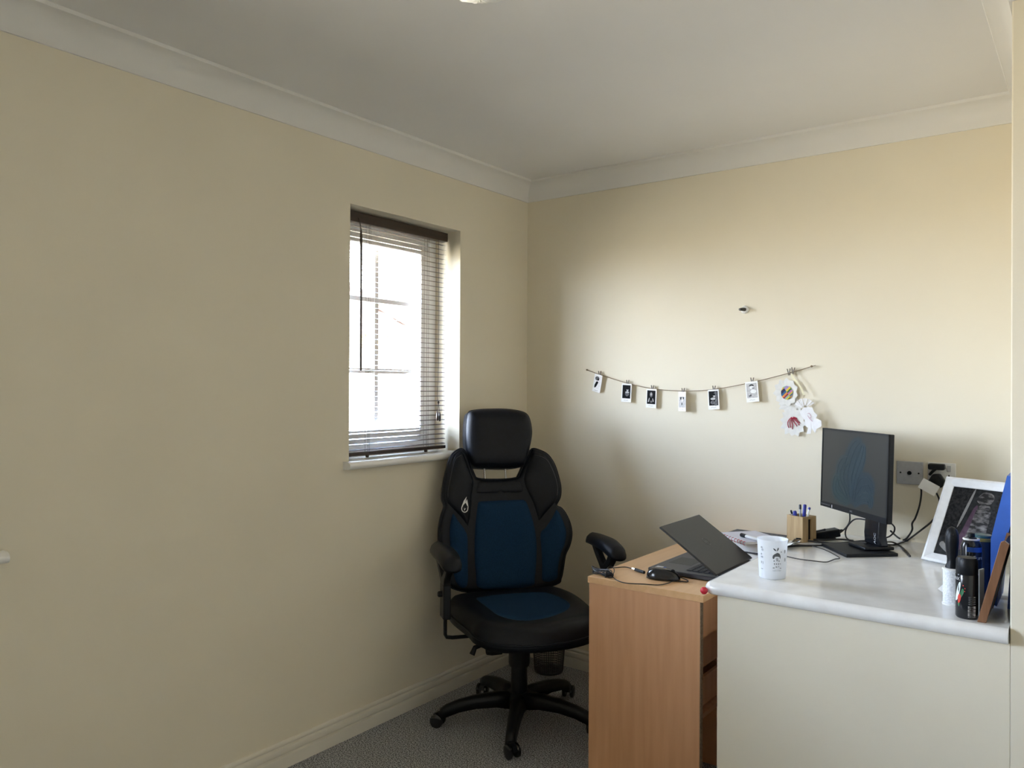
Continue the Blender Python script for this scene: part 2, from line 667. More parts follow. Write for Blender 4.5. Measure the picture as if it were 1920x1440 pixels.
hip.tube([(0.45 - 0.34 * k * 0.78, 4.33 - 0.34 * k * 0.78, 5.42 + 0.34 * k * 0.64) for k in range(N_COURSE + 1)], 0.11, 8)
hip.build('hip_ridge', M_TILE, house, smooth=True)
# hipped side slope closing the roof
MB().add([(0.42, 4.3, 5.36), (-8.4, 4.3, 5.36), (-4.0, 0.6, 8.2), (-3.0, 0.9, 8.0)], [(0, 3, 2, 1)]).build('roof_side', M_TILE, house)

# ------------------------------------------------------------------ venetian blind
BX = -0.078
blind = thing('venetian_blind', 'dark brown venetian blind with open slats hanging in the white window recess', 'blind', (BX, (WIN1[0] + WIN1[1]) / 2, 1.08))
BL0, BL1 = 2.100 - blind.location.y, 2.738 - blind.location.y
zz = lambda z: z - 1.08
MB().box((-0.018, BL0, zz(2.034)), (0.018, BL1, zz(2.074))).build('headrail', M_SLAT, blind, bevel=0.002)
sl = MB()
vs, fs = [], []
ns = 6
for side in (0, 1):
    for y in (BL0 + 0.004, BL1 - 0.004):
        for i in range(ns + 1):
            t = i / ns * 2 - 1
            vs.append((t * 0.0125, y, 0.0016 * (1 - t * t) - side * 0.0005))
n1 = ns + 1
for i in range(ns):
    fs.append((i, i + 1, n1 + i + 1, n1 + i))
    o_ = 2 * n1
    fs.append((o_ + i, o_ + n1 + i, o_ + n1 + i + 1, o_ + i + 1))
fs += [(0, n1, 3 * n1, 2 * n1), (ns, 2 * n1 + ns, 3 * n1 + ns, n1 + ns)]
sl.add(vs, fs)
slat_me = sl.mesh('slat', M_SLAT, 'all')
Z_TOP, Z_BOT, N_SLAT = 2.018, 1.108, 43
for i in range(N_SLAT):
    o = bpy.data.objects.new('slat', slat_me)
    COL.objects.link(o)
    o.parent = blind
    o.location = (0, 0, zz(Z_BOT + (Z_TOP - Z_BOT) * i / (N_SLAT - 1)))
    o.rotation_euler = (0, math.radians(7), 0)
MB().box((-0.012, BL0, zz(1.084)), (0.012, BL1, zz(1.098))).build('bottom_rail', M_SLAT, blind, bevel=0.002)
for y in (2.262 - blind.location.y, 2.615 - blind.location.y):
    for x in (-0.0135, 0.0135):
        MB().tube([(x, y, zz(2.036)), (x, y, zz(1.09))], 0.0006, 5).build('ladder_cord', M_CORD, blind)
    MB().tube([(0, y + 0.004, zz(2.036)), (0, y + 0.004, zz(1.085))], 0.0007, 5).build('lift_cord', M_CORD, blind)
    b_ = MB().lathe([(0.001, -0.018), (0.006, -0.012), (0.008, -0.004), (0.007, 0)], 12, Matrix.Translation((0, y, zz(1.084))))
    b_.build('cord_button', M_SLAT, blind, smooth=True)
wy = 2.195 - blind.location.y
wand = MB().tube([(0.028, wy, zz(2.0)), (0.029, wy, zz(1.97)), (0.030, wy, zz(1.9)), (0.031, wy, zz(1.70)), (0.032, wy, zz(1.43))],
                 [0.0035, 0.0055, 0.0048, 0.0044, 0.0048], 8).build('tilt_wand', M_SLAT, blind, smooth=True)
MB().tube([(0.018, wy - 0.006, zz(2.05)), (0.026, wy - 0.004, zz(2.03)), (0.028, wy, zz(2.0))], 0.0022, 6).build('wand_hook', M_CORD, wand)
py = 2.672 - blind.location.y
pc = MB()
pc.tube(smooth_path([(0.020, py, zz(2.04)), (0.022, py + 0.002, zz(1.7)), (0.024, py - 0.002, zz(1.42)), (0.024, py - 0.008, zz(1.33)), (0.024, py, zz(1.296))], 5), 0.0009, 5)
pc.tube([(0.024, py, zz(1.296)), (0.024, py - 0.006, zz(1.255))], 0.0009, 5)
pc.tube([(0.024, py, zz(1.296)), (0.024, py + 0.008, zz(1.252))], 0.0009, 5)
pcord = pc.build('pull_cord', M_CORD, blind)
MB().lathe([(0.002, -0.007), (0.005, 0), (0.002, 0.007)], 10, Matrix.Translation((0.024, py, zz(1.296)))).build('cord_knot', M_CORD, pcord, smooth=True)
for dy, z in ((-0.006, 1.225), (0.009, 1.222)):
    MB().lathe([(0.002, 0.030), (0.004, 0.024), (0.0062, 0.010), (0.0062, -0.004), (0.004, -0.012)], 10,
               Matrix.Translation((0.024, py + dy, zz(z)))).build('tassel', M_SLAT, pcord, smooth=True)

# the same kind of slats hang in the other window, beyond the left edge of the picture
for i in range(52):
    o = bpy.data.objects.new('slat', slat_me)
    COL.objects.link(o)
    o.parent = window_two
    o.location = (0.072, 0, 0.03 + 0.0217 * i)
    o.scale = (1, (WIN2[1] - WIN2[0] - 0.012) / (BL1 - BL0 - 0.008), 1)
    o.rotation_euler = (0, math.radians(-3), 0)

# ------------------------------------------------------------------ pendant lamp (only the tip of its shade reaches into view)
M_SHADE = mat('lamp_shade_white', (0.90, 0.89, 0.84), 0.8, var=0.02, scale=20)
lamp = thing('pendant_lamp', 'white pleated paper pendant shade hanging from the ceiling', 'lamp', (1.6538, 0.8522, CEIL))
PL_Z = 1.9115 - CEIL
sh = MB()
prof = [(0.0015, 0.0), (0.028, 0.006), (0.07, 0.026), (0.12, 0.075), (0.15, 0.15), (0.14, 0.23), (0.09, 0.30), (0.04, 0.325)]
seg = 24
vs, fs = [], []
for r_, z_ in prof:
    for k in range(seg * 2):
        w_ = math.pi * k / seg
        rr = r_ * (1.0 if k % 2 == 0 else 0.93)
        vs.append((rr * math.cos(w_), rr * math.sin(w_), PL_Z + z_))
S2 = seg * 2
for i in range(len(prof) - 1):
    for k in range(S2):
        fs.append((i * S2 + k, i * S2 + (k + 1) % S2, (i + 1) * S2 + (k + 1) % S2, (i + 1) * S2 + k))
fs.append(tuple(range(S2))[::-1])
sh.add(vs, fs)
shade = sh.build('lamp_shade', M_SHADE, lamp)
MB().tube([(0.0, 0.0, PL_Z + 0.001), (0.002, 0.001, PL_Z - 0.006)], [0.0022, 0.0012], 6).build('tip', M_SHADE, shade)
MB().tube([(0, 0, PL_Z + 0.32), (0, 0, -0.02)], 0.003, 8).build('flex', M_WHITE, lamp)
MB().lathe([(0.05, -0.001), (0.048, -0.012), (0.03, -0.022), (0.006, -0.03)], 24, None).build('ceiling_rose', M_WHITE, lamp, smooth=True)
SHELL = [(-0.17, 0.604), (-0.212, 0.581), (-0.234, 0.54), (-0.252, 0.48), (-0.264, 0.426), (-0.268, 0.386), (-0.26, 0.356), (-0.274, 0.321), (-0.288, 0.269), (-0.292, 0.217), (-0.284, 0.159), (-0.272, 0.1), (-0.26, 0.048), (-0.24, 0.012), (-0.123, -0.017), (0.09, -0.029), (0.228, -0.005), (0.25, 0.019), (0.262, 0.058), (0.276, 0.118), (0.296, 0.157), (0.309, 0.204), (0.306, 0.252), (0.292, 0.294), (0.274, 0.323), (0.253, 0.338), (0.271, 0.372), (0.277, 0.413), (0.271, 0.463), (0.257, 0.52), (0.233, 0.564), (0.2, 0.587), (0.162, 0.597), (0.144, 0.565), (0.12, 0.527), (0.1, 0.489), (0.079, 0.469), (-0.008, 0.465), (-0.096, 0.471), (-0.115, 0.492), (-0.131, 0.537), (-0.144, 0.578)]
ULEFT = [(-0.177, 0.593), (-0.207, 0.575), (-0.226, 0.532), (-0.243, 0.472), (-0.257, 0.419), (-0.259, 0.385), (-0.252, 0.364), (-0.227, 0.337), (-0.192, 0.301), (-0.162, 0.263), (-0.149, 0.283), (-0.137, 0.336), (-0.13, 0.396), (-0.118, 0.457), (-0.132, 0.498), (-0.147, 0.546), (-0.16, 0.58)]
URIGHT = [(0.16, 0.586), (0.196, 0.575), (0.225, 0.552), (0.246, 0.505), (0.26, 0.455), (0.265, 0.406), (0.259, 0.372), (0.24, 0.342), (0.198, 0.3), (0.165, 0.266), (0.156, 0.295), (0.142, 0.351), (0.124, 0.393), (0.112, 0.428), (0.107, 0.463), (0.124, 0.511), (0.144, 0.553)]
CROSS = [(-0.108, 0.459), (0.098, 0.455), (0.108, 0.411), (0.1, 0.397), (-0.11, 0.401), (-0.119, 0.417)]
MID = [(-0.109, 0.367), (-0.091, 0.374), (0.1, 0.373), (0.118, 0.36), (0.135, 0.31), (0.148, 0.248), (0.153, 0.173), (0.146, 0.093), (0.135, 0.027), (0.117, -0.008), (-0.013, -0.012), (-0.126, 0.003), (-0.138, 0.065), (-0.139, 0.163), (-0.13, 0.262), (-0.118, 0.335)]
LWING = [(-0.226, 0.324), (-0.201, 0.29), (-0.172, 0.249), (-0.162, 0.214), (-0.166, 0.126), (-0.175, 0.016), (-0.224, 0.025), (-0.244, 0.105), (-0.249, 0.182), (-0.249, 0.247), (-0.239, 0.299)]
RWING = [(0.245, 0.319), (0.264, 0.294), (0.279, 0.247), (0.283, 0.212), (0.273, 0.165), (0.255, 0.126), (0.238, 0.067), (0.227, 0.015), (0.164, 0.012), (0.165, 0.078), (0.166, 0.145), (0.167, 0.218), (0.192, 0.244), (0.222, 0.283)]
HEAD = [(-0.128, 0.768), (-0.091, 0.778), (-0.032, 0.782), (0.055, 0.781), (0.119, 0.771), (0.15, 0.755), (0.163, 0.721), (0.166, 0.674), (0.158, 0.632), (0.143, 0.584), (0.124, 0.534), (0.106, 0.517), (0.039, 0.511), (-0.07, 0.516), (-0.112, 0.522), (-0.132, 0.542), (-0.14, 0.569), (-0.146, 0.61), (-0.146, 0.665), (-0.14, 0.727)]
LOGO = [(-0.174, 0.348)]
SEATIN = [(-0.168, 0.073), (-0.094, 0.1), (-0.009, 0.107), (0.106, 0.094), (0.153, 0.057), (0.179, -0.028), (0.18, -0.112), (0.16, -0.166), (0.116, -0.211), (0.034, -0.251), (-0.052, -0.264), (-0.113, -0.241), (-0.157, -0.179), (-0.168, -0.074), (-0.175, 0.019)]

# ------------------------------------------------------------------ office chair
chair = thing('office_chair', 'black and navy high-backed swivel office chair in the corner under the window', 'chair',
              (0.445, 2.62, 0), math.radians(55))
TB, KB = math.radians(12), 0.55


def bmap(u, v, w):
    k = w + KB * u * u
    return Vector((u, 0.2 + v * math.sin(TB) - k * math.cos(TB), 0.5 + v * math.cos(TB) + k * math.sin(TB)))


def backpad(name, outline, T, r, back, material, parent, base=0.0, soft=4, grid=0.018):
    f = lambda u, v, w: bmap(u, v, base + w)
    return pad(outline, T, r, back, f, grid=grid, soft=soft).build(name, material, parent, smooth='all')


def seam(name, outline, w, r, parent, material=None):
    lp = smooth_loop(outline, 4)
    return MB().tube([bmap(p.x, p.y, w) for p in lp], r, 6, closed=True).build(name, material or M_LEATHER, parent, smooth='all')


back = backpad('backrest', SHELL, 0.018, 0.022, 0.035, M_LEATHER, chair)
seam('piping', SHELL, 0.002, 0.004, back)
backpad('shoulder_pad', ULEFT, 0.026, 0.045, 0.0, M_LEATHER, back, 0.006)
backpad('shoulder_pad', URIGHT, 0.026, 0.045, 0.0, M_LEATHER, back, 0.006)
CROSS2 = [(-0.118, 0.417), (-0.112, 0.44), (-0.104, 0.457), (-0.05, 0.4585), (0.05, 0.457), (0.092, 0.453), (0.101, 0.436), (0.107, 0.412), (0.098, 0.399), (0.05, 0.3975), (-0.05, 0.399), (-0.108, 0.402)]
backpad('cross_panel', CROSS2, 0.012, 0.018, 0.0, M_LEATHER, back, 0.010, 3, 0.009)
backpad('back_panel', MID, 0.030, 0.05, 0.0, M_FABRIC, back, 0.008)
backpad('side_panel', LWING, 0.026, 0.035, 0.0, M_FABRIC, back, 0.010)
backpad('side_panel', RWING, 0.026, 0.035, 0.0, M_FABRIC, back, 0.010)
# top-stitching along the shoulders
for ol, rng in ((ULEFT, range(0, 6)), (URIGHT, range(0, 7))):
    pts = smooth_path([(*ol[i], 0) for i in rng], 4)
    c0 = Vector((sum(p[0] for p in ol) / len(ol), sum(p[1] for p in ol) / len(ol), 0))
    MB().tube([bmap(*(p + (c0 - p) * 0.13).xy, 0.0275) for p in pts], 0.0007, 4).build('stitching', M_STITCH, back)

# comet emblem embroidered on the left shoulder
lu, lv = LOGO[0]
em = MB()


def emb(x, y, w=0.0375):
    a = math.radians(-18)
    x, y = x * 1.3, y * 1.3
    return bmap(lu + x * math.cos(a) - y * math.sin(a), lv + x * math.sin(a) + y * math.cos(a), w)


ring_o, ring_i = [], []
N_ = 24
for k in range(N_ + 1):
    a = math.radians(-215 + 250 * k / N_)
    ring_o.append((0.0125 * math.cos(a), -0.006 + 0.0135 * math.sin(a)))
    ring_i.append((0.0095 * math.cos(a), -0.006 + 0.0105 * math.sin(a)))
vs = [emb(*p) for p in ring_o + ring_i]
em.add(vs, [(k, k + 1, N_ + 2 + k, N_ + 1 + k) for k in range(N_)])
em.add([emb(-0.0125, -0.002), emb(-0.0095, 0.0), emb(-0.003, 0.012), emb(-0.0035, 0.034), emb(-0.010, 0.018)], [(0, 1, 2, 3, 4)])
em.add([emb(0.0125, 0.0), emb(0.005, 0.016), emb(0.0, 0.026), emb(-0.003, 0.014), emb(0.005, 0.006)], [(0, 1, 2, 3, 4)])
em.add([emb(-0.0035, -0.003), emb(0.0, -0.014), emb(0.004, -0.003), emb(0.0, -0.0075)], [(0, 1, 2, 3)])
em.build('emblem', M_PRINT, back)

# headrest on two notched posts
def hmap(u, v, w):
    return bmap(u, v, 0.012 + w - KB * u * u * 0.7)


hd = pad(HEAD, 0.04, 0.06, 0.055, hmap).build('headrest', M_LEATHER, chair, smooth='all')
lp = smooth_loop(HEAD, 4)
MB().tube([hmap(p.x, p.y, -0.0005) for p in lp], 0.0022, 5, closed=True).build('piping', M_LEATHER, hd, smooth='all')
for u in (-0.061, 0.037):
    pts, rs = [], []
    for k in range(29):
        pts.append(bmap(u, 0.44 + 0.004 * k, -0.01))
        rs.append(0.0052 if k % 2 else 0.0034)
    MB().tube(pts, rs, 8).build('headrest_post', M_NOTCH, chair, smooth='all')

# seat: thick cushion with rolled front
SEAT = [(-0.262, -0.16), (-0.255, -0.235), (-0.21, -0.300), (-0.12, -0.335), (0, -0.345), (0.12, -0.335), (0.21, -0.300), (0.255, -0.235), (0.272, -0.16),
        (0.285, 0.0), (0.275, 0.12), (0.24, 0.20), (0.12, 0.235), (0, 0.24), (-0.12, 0.235), (-0.24, 0.20), (-0.272, 0.12), (-0.28, 0.0)]


def smap(u, v, w):
    z = 0.432 + w
    if v < -0.10:
        z -= 0.30 * (v + 0.10) ** 2
    z += 0.10 * u * u
    return Vector((u, v, z))


seat = pad(SEAT, 0.062, 0.07, 0.022, smap).build('seat', M_LEATHER, chair, smooth='all')
pad(SEATIN, 0.016, 0.03, 0.0, lambda u, v, w: smap(u, v, w + 0.052), grid=0.02).build('seat_panel', M_FABRIC, seat, smooth='all')
MB().tube([smap(p.x, p.y, 0.004) for p in smooth_loop(SEAT, 4)], 0.004, 6, closed=True).build('piping', M_LEATHER, seat, smooth='all')
pan = pad([(x * 0.74, y * 0.74 + 0.02) for x, y in SEAT], 0.004, 0.02, 0.03, lambda u, v, w: Vector((u, v, 0.388 + w)), grid=0.05)
pan.build('seat_pan', M_BLACK, chair, smooth=True)

# mechanism, gas column
me_ = MB().box((-0.075, -0.11, 0.315), (0.075, 0.12, 0.352))
mech = me_.build('tilt_mechanism', M_BLACK, chair, bevel=0.008)
MB().tube([(-0.07, -0.05, 0.345), (-0.17, -0.055, 0.345), (-0.205, -0.058, 0.338), (-0.218, -0.06, 0.312)], [0.007, 0.007, 0.010, 0.012], 8).build('lever', M_BLACK, mech, smooth=True)
MB().lathe([(0.016, -0.02), (0.02, 0.0), (0.02, 0.04)], 14, rotm((-0.15, -0.10, 0.335), ry=math.pi / 2)).build('tension_knob', M_BLACK, mech, smooth=True)
col = MB().lathe([(0.036, 0.085), (0.040, 0.12), (0.034, 0.125), (0.033, 0.225), (0.041, 0.228), (0.044, 0.24), (0.044, 0.335)], 24)
col.build('gas_column', M_BLACK, chair, smooth=True)
MB().lathe([(0.05, 0.062), (0.056, 0.075), (0.056, 0.10), (0.044, 0.125)], 24).build('hub', M_BLACK, chair, smooth=True)
# back support bar
MB().tube(smooth_path([(0, 0.06, 0.33), (0, 0.2, 0.335), (0, 0.27, 0.38), (0, 0.285, 0.46), (0, 0.315, 0.60)], 5), 0.026, 8).build('back_bar', M_BLACK, chair, smooth=True)

# five-star base with twin-wheel castors
for k, a in enumerate((-60, -132, 12, 84, 156)):
    a = math.radians(a - 55)
    ca, sa = math.cos(a), math.sin(a)
    mbx = MB()
    vs, fs = [], []
    st = [(0.03, 0.092, 0.036, 0.036), (0.10, 0.098, 0.031, 0.030), (0.18, 0.094, 0.027, 0.026), (0.25, 0.082, 0.024, 0.024), (0.30, 0.066, 0.022, 0.024), (0.325, 0.052, 0.018, 0.022)]
    sec = [(-1, -0.9), (-0.75, 0.55), (-0.35, 0.95), (0.35, 0.95), (0.75, 0.55), (1, -0.9)]
    for r_, z_, hw, hh in st:
        for sx, sz in sec:
            x_, y_ = r_, sx * hw
            vs.append((ca * x_ - sa * y_, sa * x_ + ca * y_, z_ + sz * hh * 0.95))
    ns_ = len(sec)
    for i in range(len(st) - 1):
        for j in range(ns_):
            j2 = (j + 1) % ns_
            fs.append((i * ns_ + j, (i + 1) * ns_ + j, (i + 1) * ns_ + j2, i * ns_ + j2))
    fs += [tuple(range(ns_)), tuple(range((len(st) - 1) * ns_, len(st) * ns_))[::-1]]
    mbx.add(vs, fs)
    mbx.build('base_leg', M_BLACK, chair, smooth='all')
    # castor
    sw = a + (0.7, -0.5, 1.9, 0.4, 2.4)[k]
    Mc = Matrix.Translation((ca * 0.318, sa * 0.318, 0)) @ Euler((0, 0, sw)).to_matrix().to_4x4()
    hood = MB()
    hood.tube([Mc @ Vector((0, 0, 0.045)), Mc @ Vector((0, 0, 0.062))], 0.012, 10)
    hv = []
    pr = [(-0.006, 0.028), (0.0, 0.052), (0.016, 0.058), (0.032, 0.05), (0.038, 0.03), (0.016, 0.024)]
    Mh = Mc @ Matrix(((1, 0, 0, 0), (0, 0, 1, 0), (0, 1, 0, 0), (0, 0, 0, 1)))
    hood.prism([(x, z) for x, z in pr], -0.009, 0.009, Mh)
    cst = hood.build('castor', M_BLACK, chair, smooth=True)
    for sy in (-1, 1):
        whl = MB().lathe([(0.010, -0.006), (0.023, -0.0062), (0.0265, -0.003), (0.0265, 0.005), (0.020, 0.0085), (0.006, 0.0095)], 20,
                         Mc @ rotm((0.016, sy * 0.017, 0.0268), rx=-sy * math.pi / 2))
        whl.build('wheel', M_BLACKG, cst, smooth=True)

# armrests: padded top, forked upright, bracket under the seat
ARMZ = 0.705


def arm(x, s):
    ap = [(-0.040, -0.13), (-0.030, -0.165), (0.0, -0.178), (0.030, -0.165), (0.042, -0.13), (0.045, -0.03), (0.038, 0.06), (0.026, 0.115), (0.0, 0.135), (-0.026, 0.115), (-0.036, 0.06), (-0.042, -0.03)]

    def am(u, v, w):
        return Vector((x + u, v + 0.005, ARMZ + w - 1.6 * max(0, -v - 0.04) ** 2 - 0.7 * max(0, v - 0.02) ** 2))
    p = pad(ap, 0.034, 0.04, 0.010, am).build('armrest_pad', M_LEATHER, chair, smooth='all')
    # forked upright: two arms joining into a stem
    up_ = MB()
    for pts in (([(x, -0.105, ARMZ - 0.012), (x, -0.085, 0.650), (x, -0.05, 0.615), (x, -0.04, 0.585)]),
                ([(x, 0.075, ARMZ - 0.012), (x, 0.03, 0.650), (x, -0.02, 0.610), (x, -0.04, 0.585)])):
        sp = smooth_path(pts, 4)
        vs, fs = [], []
        for i, q in enumerate(sp):
            hw = 0.017 + 0.012 * i / (len(sp) - 1)
            vs += [(q.x - 0.014, q.y - hw, q.z), (q.x + 0.014, q.y - hw, q.z), (q.x + 0.014, q.y + hw, q.z), (q.x - 0.014, q.y + hw, q.z)]
        for i in range(len(sp) - 1):
            for j in range(4):
                j2 = (j + 1) % 4
                fs.append((i * 4 + j, i * 4 + j2, (i + 1) * 4 + j2, (i + 1) * 4 + j))
        fs += [(0, 3, 2, 1), tuple(len(sp) * 4 - 4 + j for j in range(4))]
        up_.add(vs, fs)
    up_.box((x - 0.015, -0.072, 0.46), (x + 0.015, -0.008, 0.595))
    u_ = up_.build('armrest_upright', M_BLACK, chair, bevel=0.004)
    MB().lathe([(0.012, 0), (0.012, 0.012), (0.008, 0.016)], 12, rotm((x + s * 0.015, -0.04, 0.555), ry=s * math.pi / 2)).build('height_button', M_BLACK, u_, smooth=True)
    MB().tube([(x, -0.04, 0.47), (x, -0.04, 0.395), (x - s * 0.006, -0.04, 0.384), (x - s * 0.03, -0.04, 0.380), (s * 0.10, -0.04, 0.378)], 0.0075, 8).build('armrest_bracket', M_BLACK, chair, smooth=True)


arm(-0.322, -1)
arm(0.372, 1)

# ------------------------------------------------------------------ waste bin in the corner
wb = thing('waste_bin', 'dark wire mesh waste bin in the corner behind the chair', 'waste bin', (0.225, 3.165, 0))
wires = MB()
for k in range(44):
    a = 2 * math.pi * k / 44
    wires.tube([(0.068 * math.cos(a), 0.068 * math.sin(a), 0.006), (0.088 * math.cos(a), 0.088 * math.sin(a), 0.255)], 0.0013, 4)
for j in range(1, 22):
    r_ = 0.068 + 0.020 * j / 22
    wires.tube([(r_ * math.cos(2 * math.pi * k / 28), r_ * math.sin(2 * math.pi * k / 28), 0.006 + 0.249 * j / 22) for k in range(28)], 0.0013, 4, closed=True)
wires.build('mesh_wall', M_MESHGREY, wb)
MB().tube([(0.088 * math.cos(2 * math.pi * k / 32), 0.088 * math.sin(2 * math.pi * k / 32), 0.257) for k in range(32)], 0.004, 6, closed=True).build('rim', M_MESHGREY, wb, smooth='all')
MB().lathe([(0.068, 0.0), (0.070, 0.008)], 32).build('base', M_MESHGREY, wb)
CABLE_VIDEO = [(1.592, 3.17, 0.895), (1.587, 3.19, 0.861), (1.572, 3.2, 0.835), (1.55, 3.2, 0.812), (1.525, 3.2, 0.798)]
CABLE_LOOP = [(1.697, 3.09, 0.884), (1.659, 3.1, 0.888), (1.622, 3.12, 0.882), (1.596, 3.13, 0.855), (1.584, 3.14, 0.828), (1.594, 3.12, 0.809), (1.627, 3.08, 0.807), (1.69, 3.0, 0.821)]
CABLE_PLUG = [(1.827, 3.225, 1.002), (1.825, 3.235, 0.974), (1.819, 3.235, 0.934), (1.807, 3.23, 0.892), (1.798, 3.22, 0.872), (1.799, 3.21, 0.847), (1.764, 3.349, 0.8), (1.742, 3.328, 0.803), (1.737, 3.16, 0.846)]
CABLE_PLUG_SECOND = [(1.875, 3.24, 0.988), (1.883, 3.25, 0.958), (1.878, 3.24, 0.915), (1.863, 3.22, 0.887), (1.838, 3.19, 0.861), (1.771, 3.374, 0.797), (1.762, 3.218, 0.797), (1.747, 3.153, 0.797), (1.714, 3.142, 0.797)]
CABLE_SHORT = [(1.749, 3.011, 0.83), (1.746, 3.138, 0.81), (1.767, 3.154, 0.798), (1.804, 3.07, 0.797), (1.833, 2.981, 0.797)]
CABLE_FRONT = [(1.447, 2.893, 0.797), (1.471, 2.942, 0.797), (1.516, 2.948, 0.797), (1.575, 2.904, 0.797), (1.647, 2.804, 0.797), (1.641, 2.77, 0.797), (1.637, 2.736, 0.797), (1.628, 2.704, 0.797), (1.587, 2.697, 0.797), (1.539, 2.698, 0.797), (1.489, 2.717, 0.797)]
CABLE_BUNDLE1 = [(1.45, 2.871, 0.797), (1.45, 2.923, 0.8), (1.43, 3.052, 0.8), (1.456, 3.09, 0.81), (1.494, 3.114, 0.82)]
CABLE_BUNDLE2 = [(1.447, 2.878, 0.797), (1.476, 2.925, 0.797), (1.527, 2.959, 0.798), (1.569, 3.013, 0.798), (1.608, 3.078, 0.8), (1.677, 3.099, 0.81)]
CABLE_BUNDLE3 = [(1.444, 2.968, 0.797), (1.46, 3.029, 0.797), (1.516, 3.034, 0.798), (1.57, 3.045, 0.798), (1.613, 3.098, 0.8), (1.667, 3.107, 0.81)]
CABLE_BUNDLE4 = [(1.45, 2.985, 0.81), (1.472, 3.052, 0.8), (1.524, 3.076, 0.8), (1.568, 3.127, 0.8), (1.615, 3.131, 0.8)]
CABLE_BUNDLE5 = [(1.444, 3.03, 0.81), (1.476, 3.072, 0.82), (1.528, 3.079, 0.84)]
CABLE_RIGHT_LOOP = [(1.762, 3.04, 0.893), (1.769, 3.06, 0.877), (1.767, 3.06, 0.86), (1.756, 3.05, 0.846), (1.745, 3.03, 0.841)]
MOUSE_CORD = [(1.257, 2.546, 0.723), (1.254, 2.505, 0.723), (1.252, 2.457, 0.723), (1.229, 2.447, 0.723), (1.211, 2.434, 0.724), (1.21, 2.401, 0.723), (1.194, 2.36, 0.723), (1.148, 2.339, 0.723), (1.117, 2.322, 0.723), (1.091, 2.317, 0.723), (1.057, 2.332, 0.723), (1.004, 2.382, 0.723), (0.975, 2.409, 0.726), (0.956, 2.447, 0.73), (0.962, 2.463, 0.732), (0.982, 2.446, 0.728), (1.008, 2.393, 0.726), (1.005, 2.365, 0.724), (0.98, 2.381, 0.728)]
USB_CORD = [(0.965, 2.407, 0.728), (0.956, 2.458, 0.726), (0.968, 2.493, 0.724), (0.99, 2.518, 0.724), (1.024, 2.505, 0.725), (1.043, 2.493, 0.728)]
COIL = [(0.924, 2.352, 0.735), (0.931, 2.362, 0.74), (0.998, 2.338, 0.735), (1.009, 2.323, 0.73), (0.964, 2.337, 0.73)]
NOTE_SPIRAL = [(1.289, 2.867, 0.8), (1.364, 2.809, 0.8)]
MARKER = [(1.249, 2.951, 0.812), (1.28, 2.938, 0.812), (1.342, 2.884, 0.812)]
NOTEBOOK = [(1.165, 3.043, 0.8), (1.209, 3.047, 0.8), (1.293, 2.857, 0.8), (1.367, 2.787, 0.8), (1.388, 2.73, 0.8)]
ADAPTER = [(1.473, 3.119, 0.8), (1.538, 3.17, 0.8), (1.516, 3.14, 0.83), (1.554, 3.099, 0.83)]
SMALL = [(1.415, 2.22, 0.775), (1.23, 2.557, 0.72), (1.242, 2.956, 0.81), (1.983, 2.519, 0.793)]

# ------------------------------------------------------------------ desk with drawers
DX0, DX1, DY0 = 0.945, 1.362, 2.335
desk = thing('desk', 'beech effect desk with plain side panel standing beside the half wall', 'desk', (DX0, DY0, 0))
DL, DWd = YB - 0.005 - DY0, DX1 - DX0
MB().box((-0.002, -0.004, DT - 0.022), (DWd, DL, DT)).build('desk_top', M_DESKTOP, desk, bevel=0.0015)
MB().box((0.002, 0.0, 0), (DWd - 0.012, 0.018, DT - 0.0222)).build('side_panel', M_DESK, desk, bevel=0.001)
MB().box((DWd - 0.0118, 0.0, 0), (DWd - 0.009, 0.018, DT - 0.0222)).build('edge_strip', M_EDGE, desk)
MB().box((0.002, DL - 0.02, 0), (DWd - 0.012, DL - 0.002, DT - 0.0222)).build('side_panel', M_DESK, desk, bevel=0.001)
MB().box((DWd - 0.045, 0.0185, DT - 0.155), (DWd - 0.030, DL - 0.0205, DT - 0.0225)).build('back_rail', M_DESK, desk)
MB().box((0.03, 0.0185, 0.26), (DWd - 0.075, 0.42, 0.275)).build('shelf', M_DESK, desk)
MB().box((0.03, 0.405, 0.0), (DWd - 0.075, 0.42, DT - 0.0225)).build('inner_panel', M_DESK, desk)
for z0_, z1_ in ((0.545, 0.69), (0.41, 0.54), (0.28, 0.405)):
    d_ = MB().box((0.004, 0.022, z0_), (0.02, 0.402, z1_)).build('drawer_front', M_DESK, desk, bevel=0.001)
    bx = MB()
    bx.box((0.02, 0.03, z0_ + 0.01), (DWd - 0.10, 0.042, z1_ - 0.02)).box((0.02, 0.382, z0_ + 0.01), (DWd - 0.10, 0.394, z1_ - 0.02))
    bx.box((DWd - 0.10, 0.03, z0_ + 0.01), (DWd - 0.088, 0.394, z1_ - 0.02)).box((0.02, 0.042, z0_ + 0.01), (DWd - 0.10, 0.382, z0_ + 0.016))
    bx.build('drawer_box', M_DESK, d_)
    MB().tube([(0.004, 0.17, (z0_ + z1_) / 2), (-0.016, 0.18, (z0_ + z1_) / 2), (-0.016, 0.24, (z0_ + z1_) / 2), (0.004, 0.25, (z0_ + z1_) / 2)], 0.004, 6).build('handle', M_STEEL, d_, smooth=True)

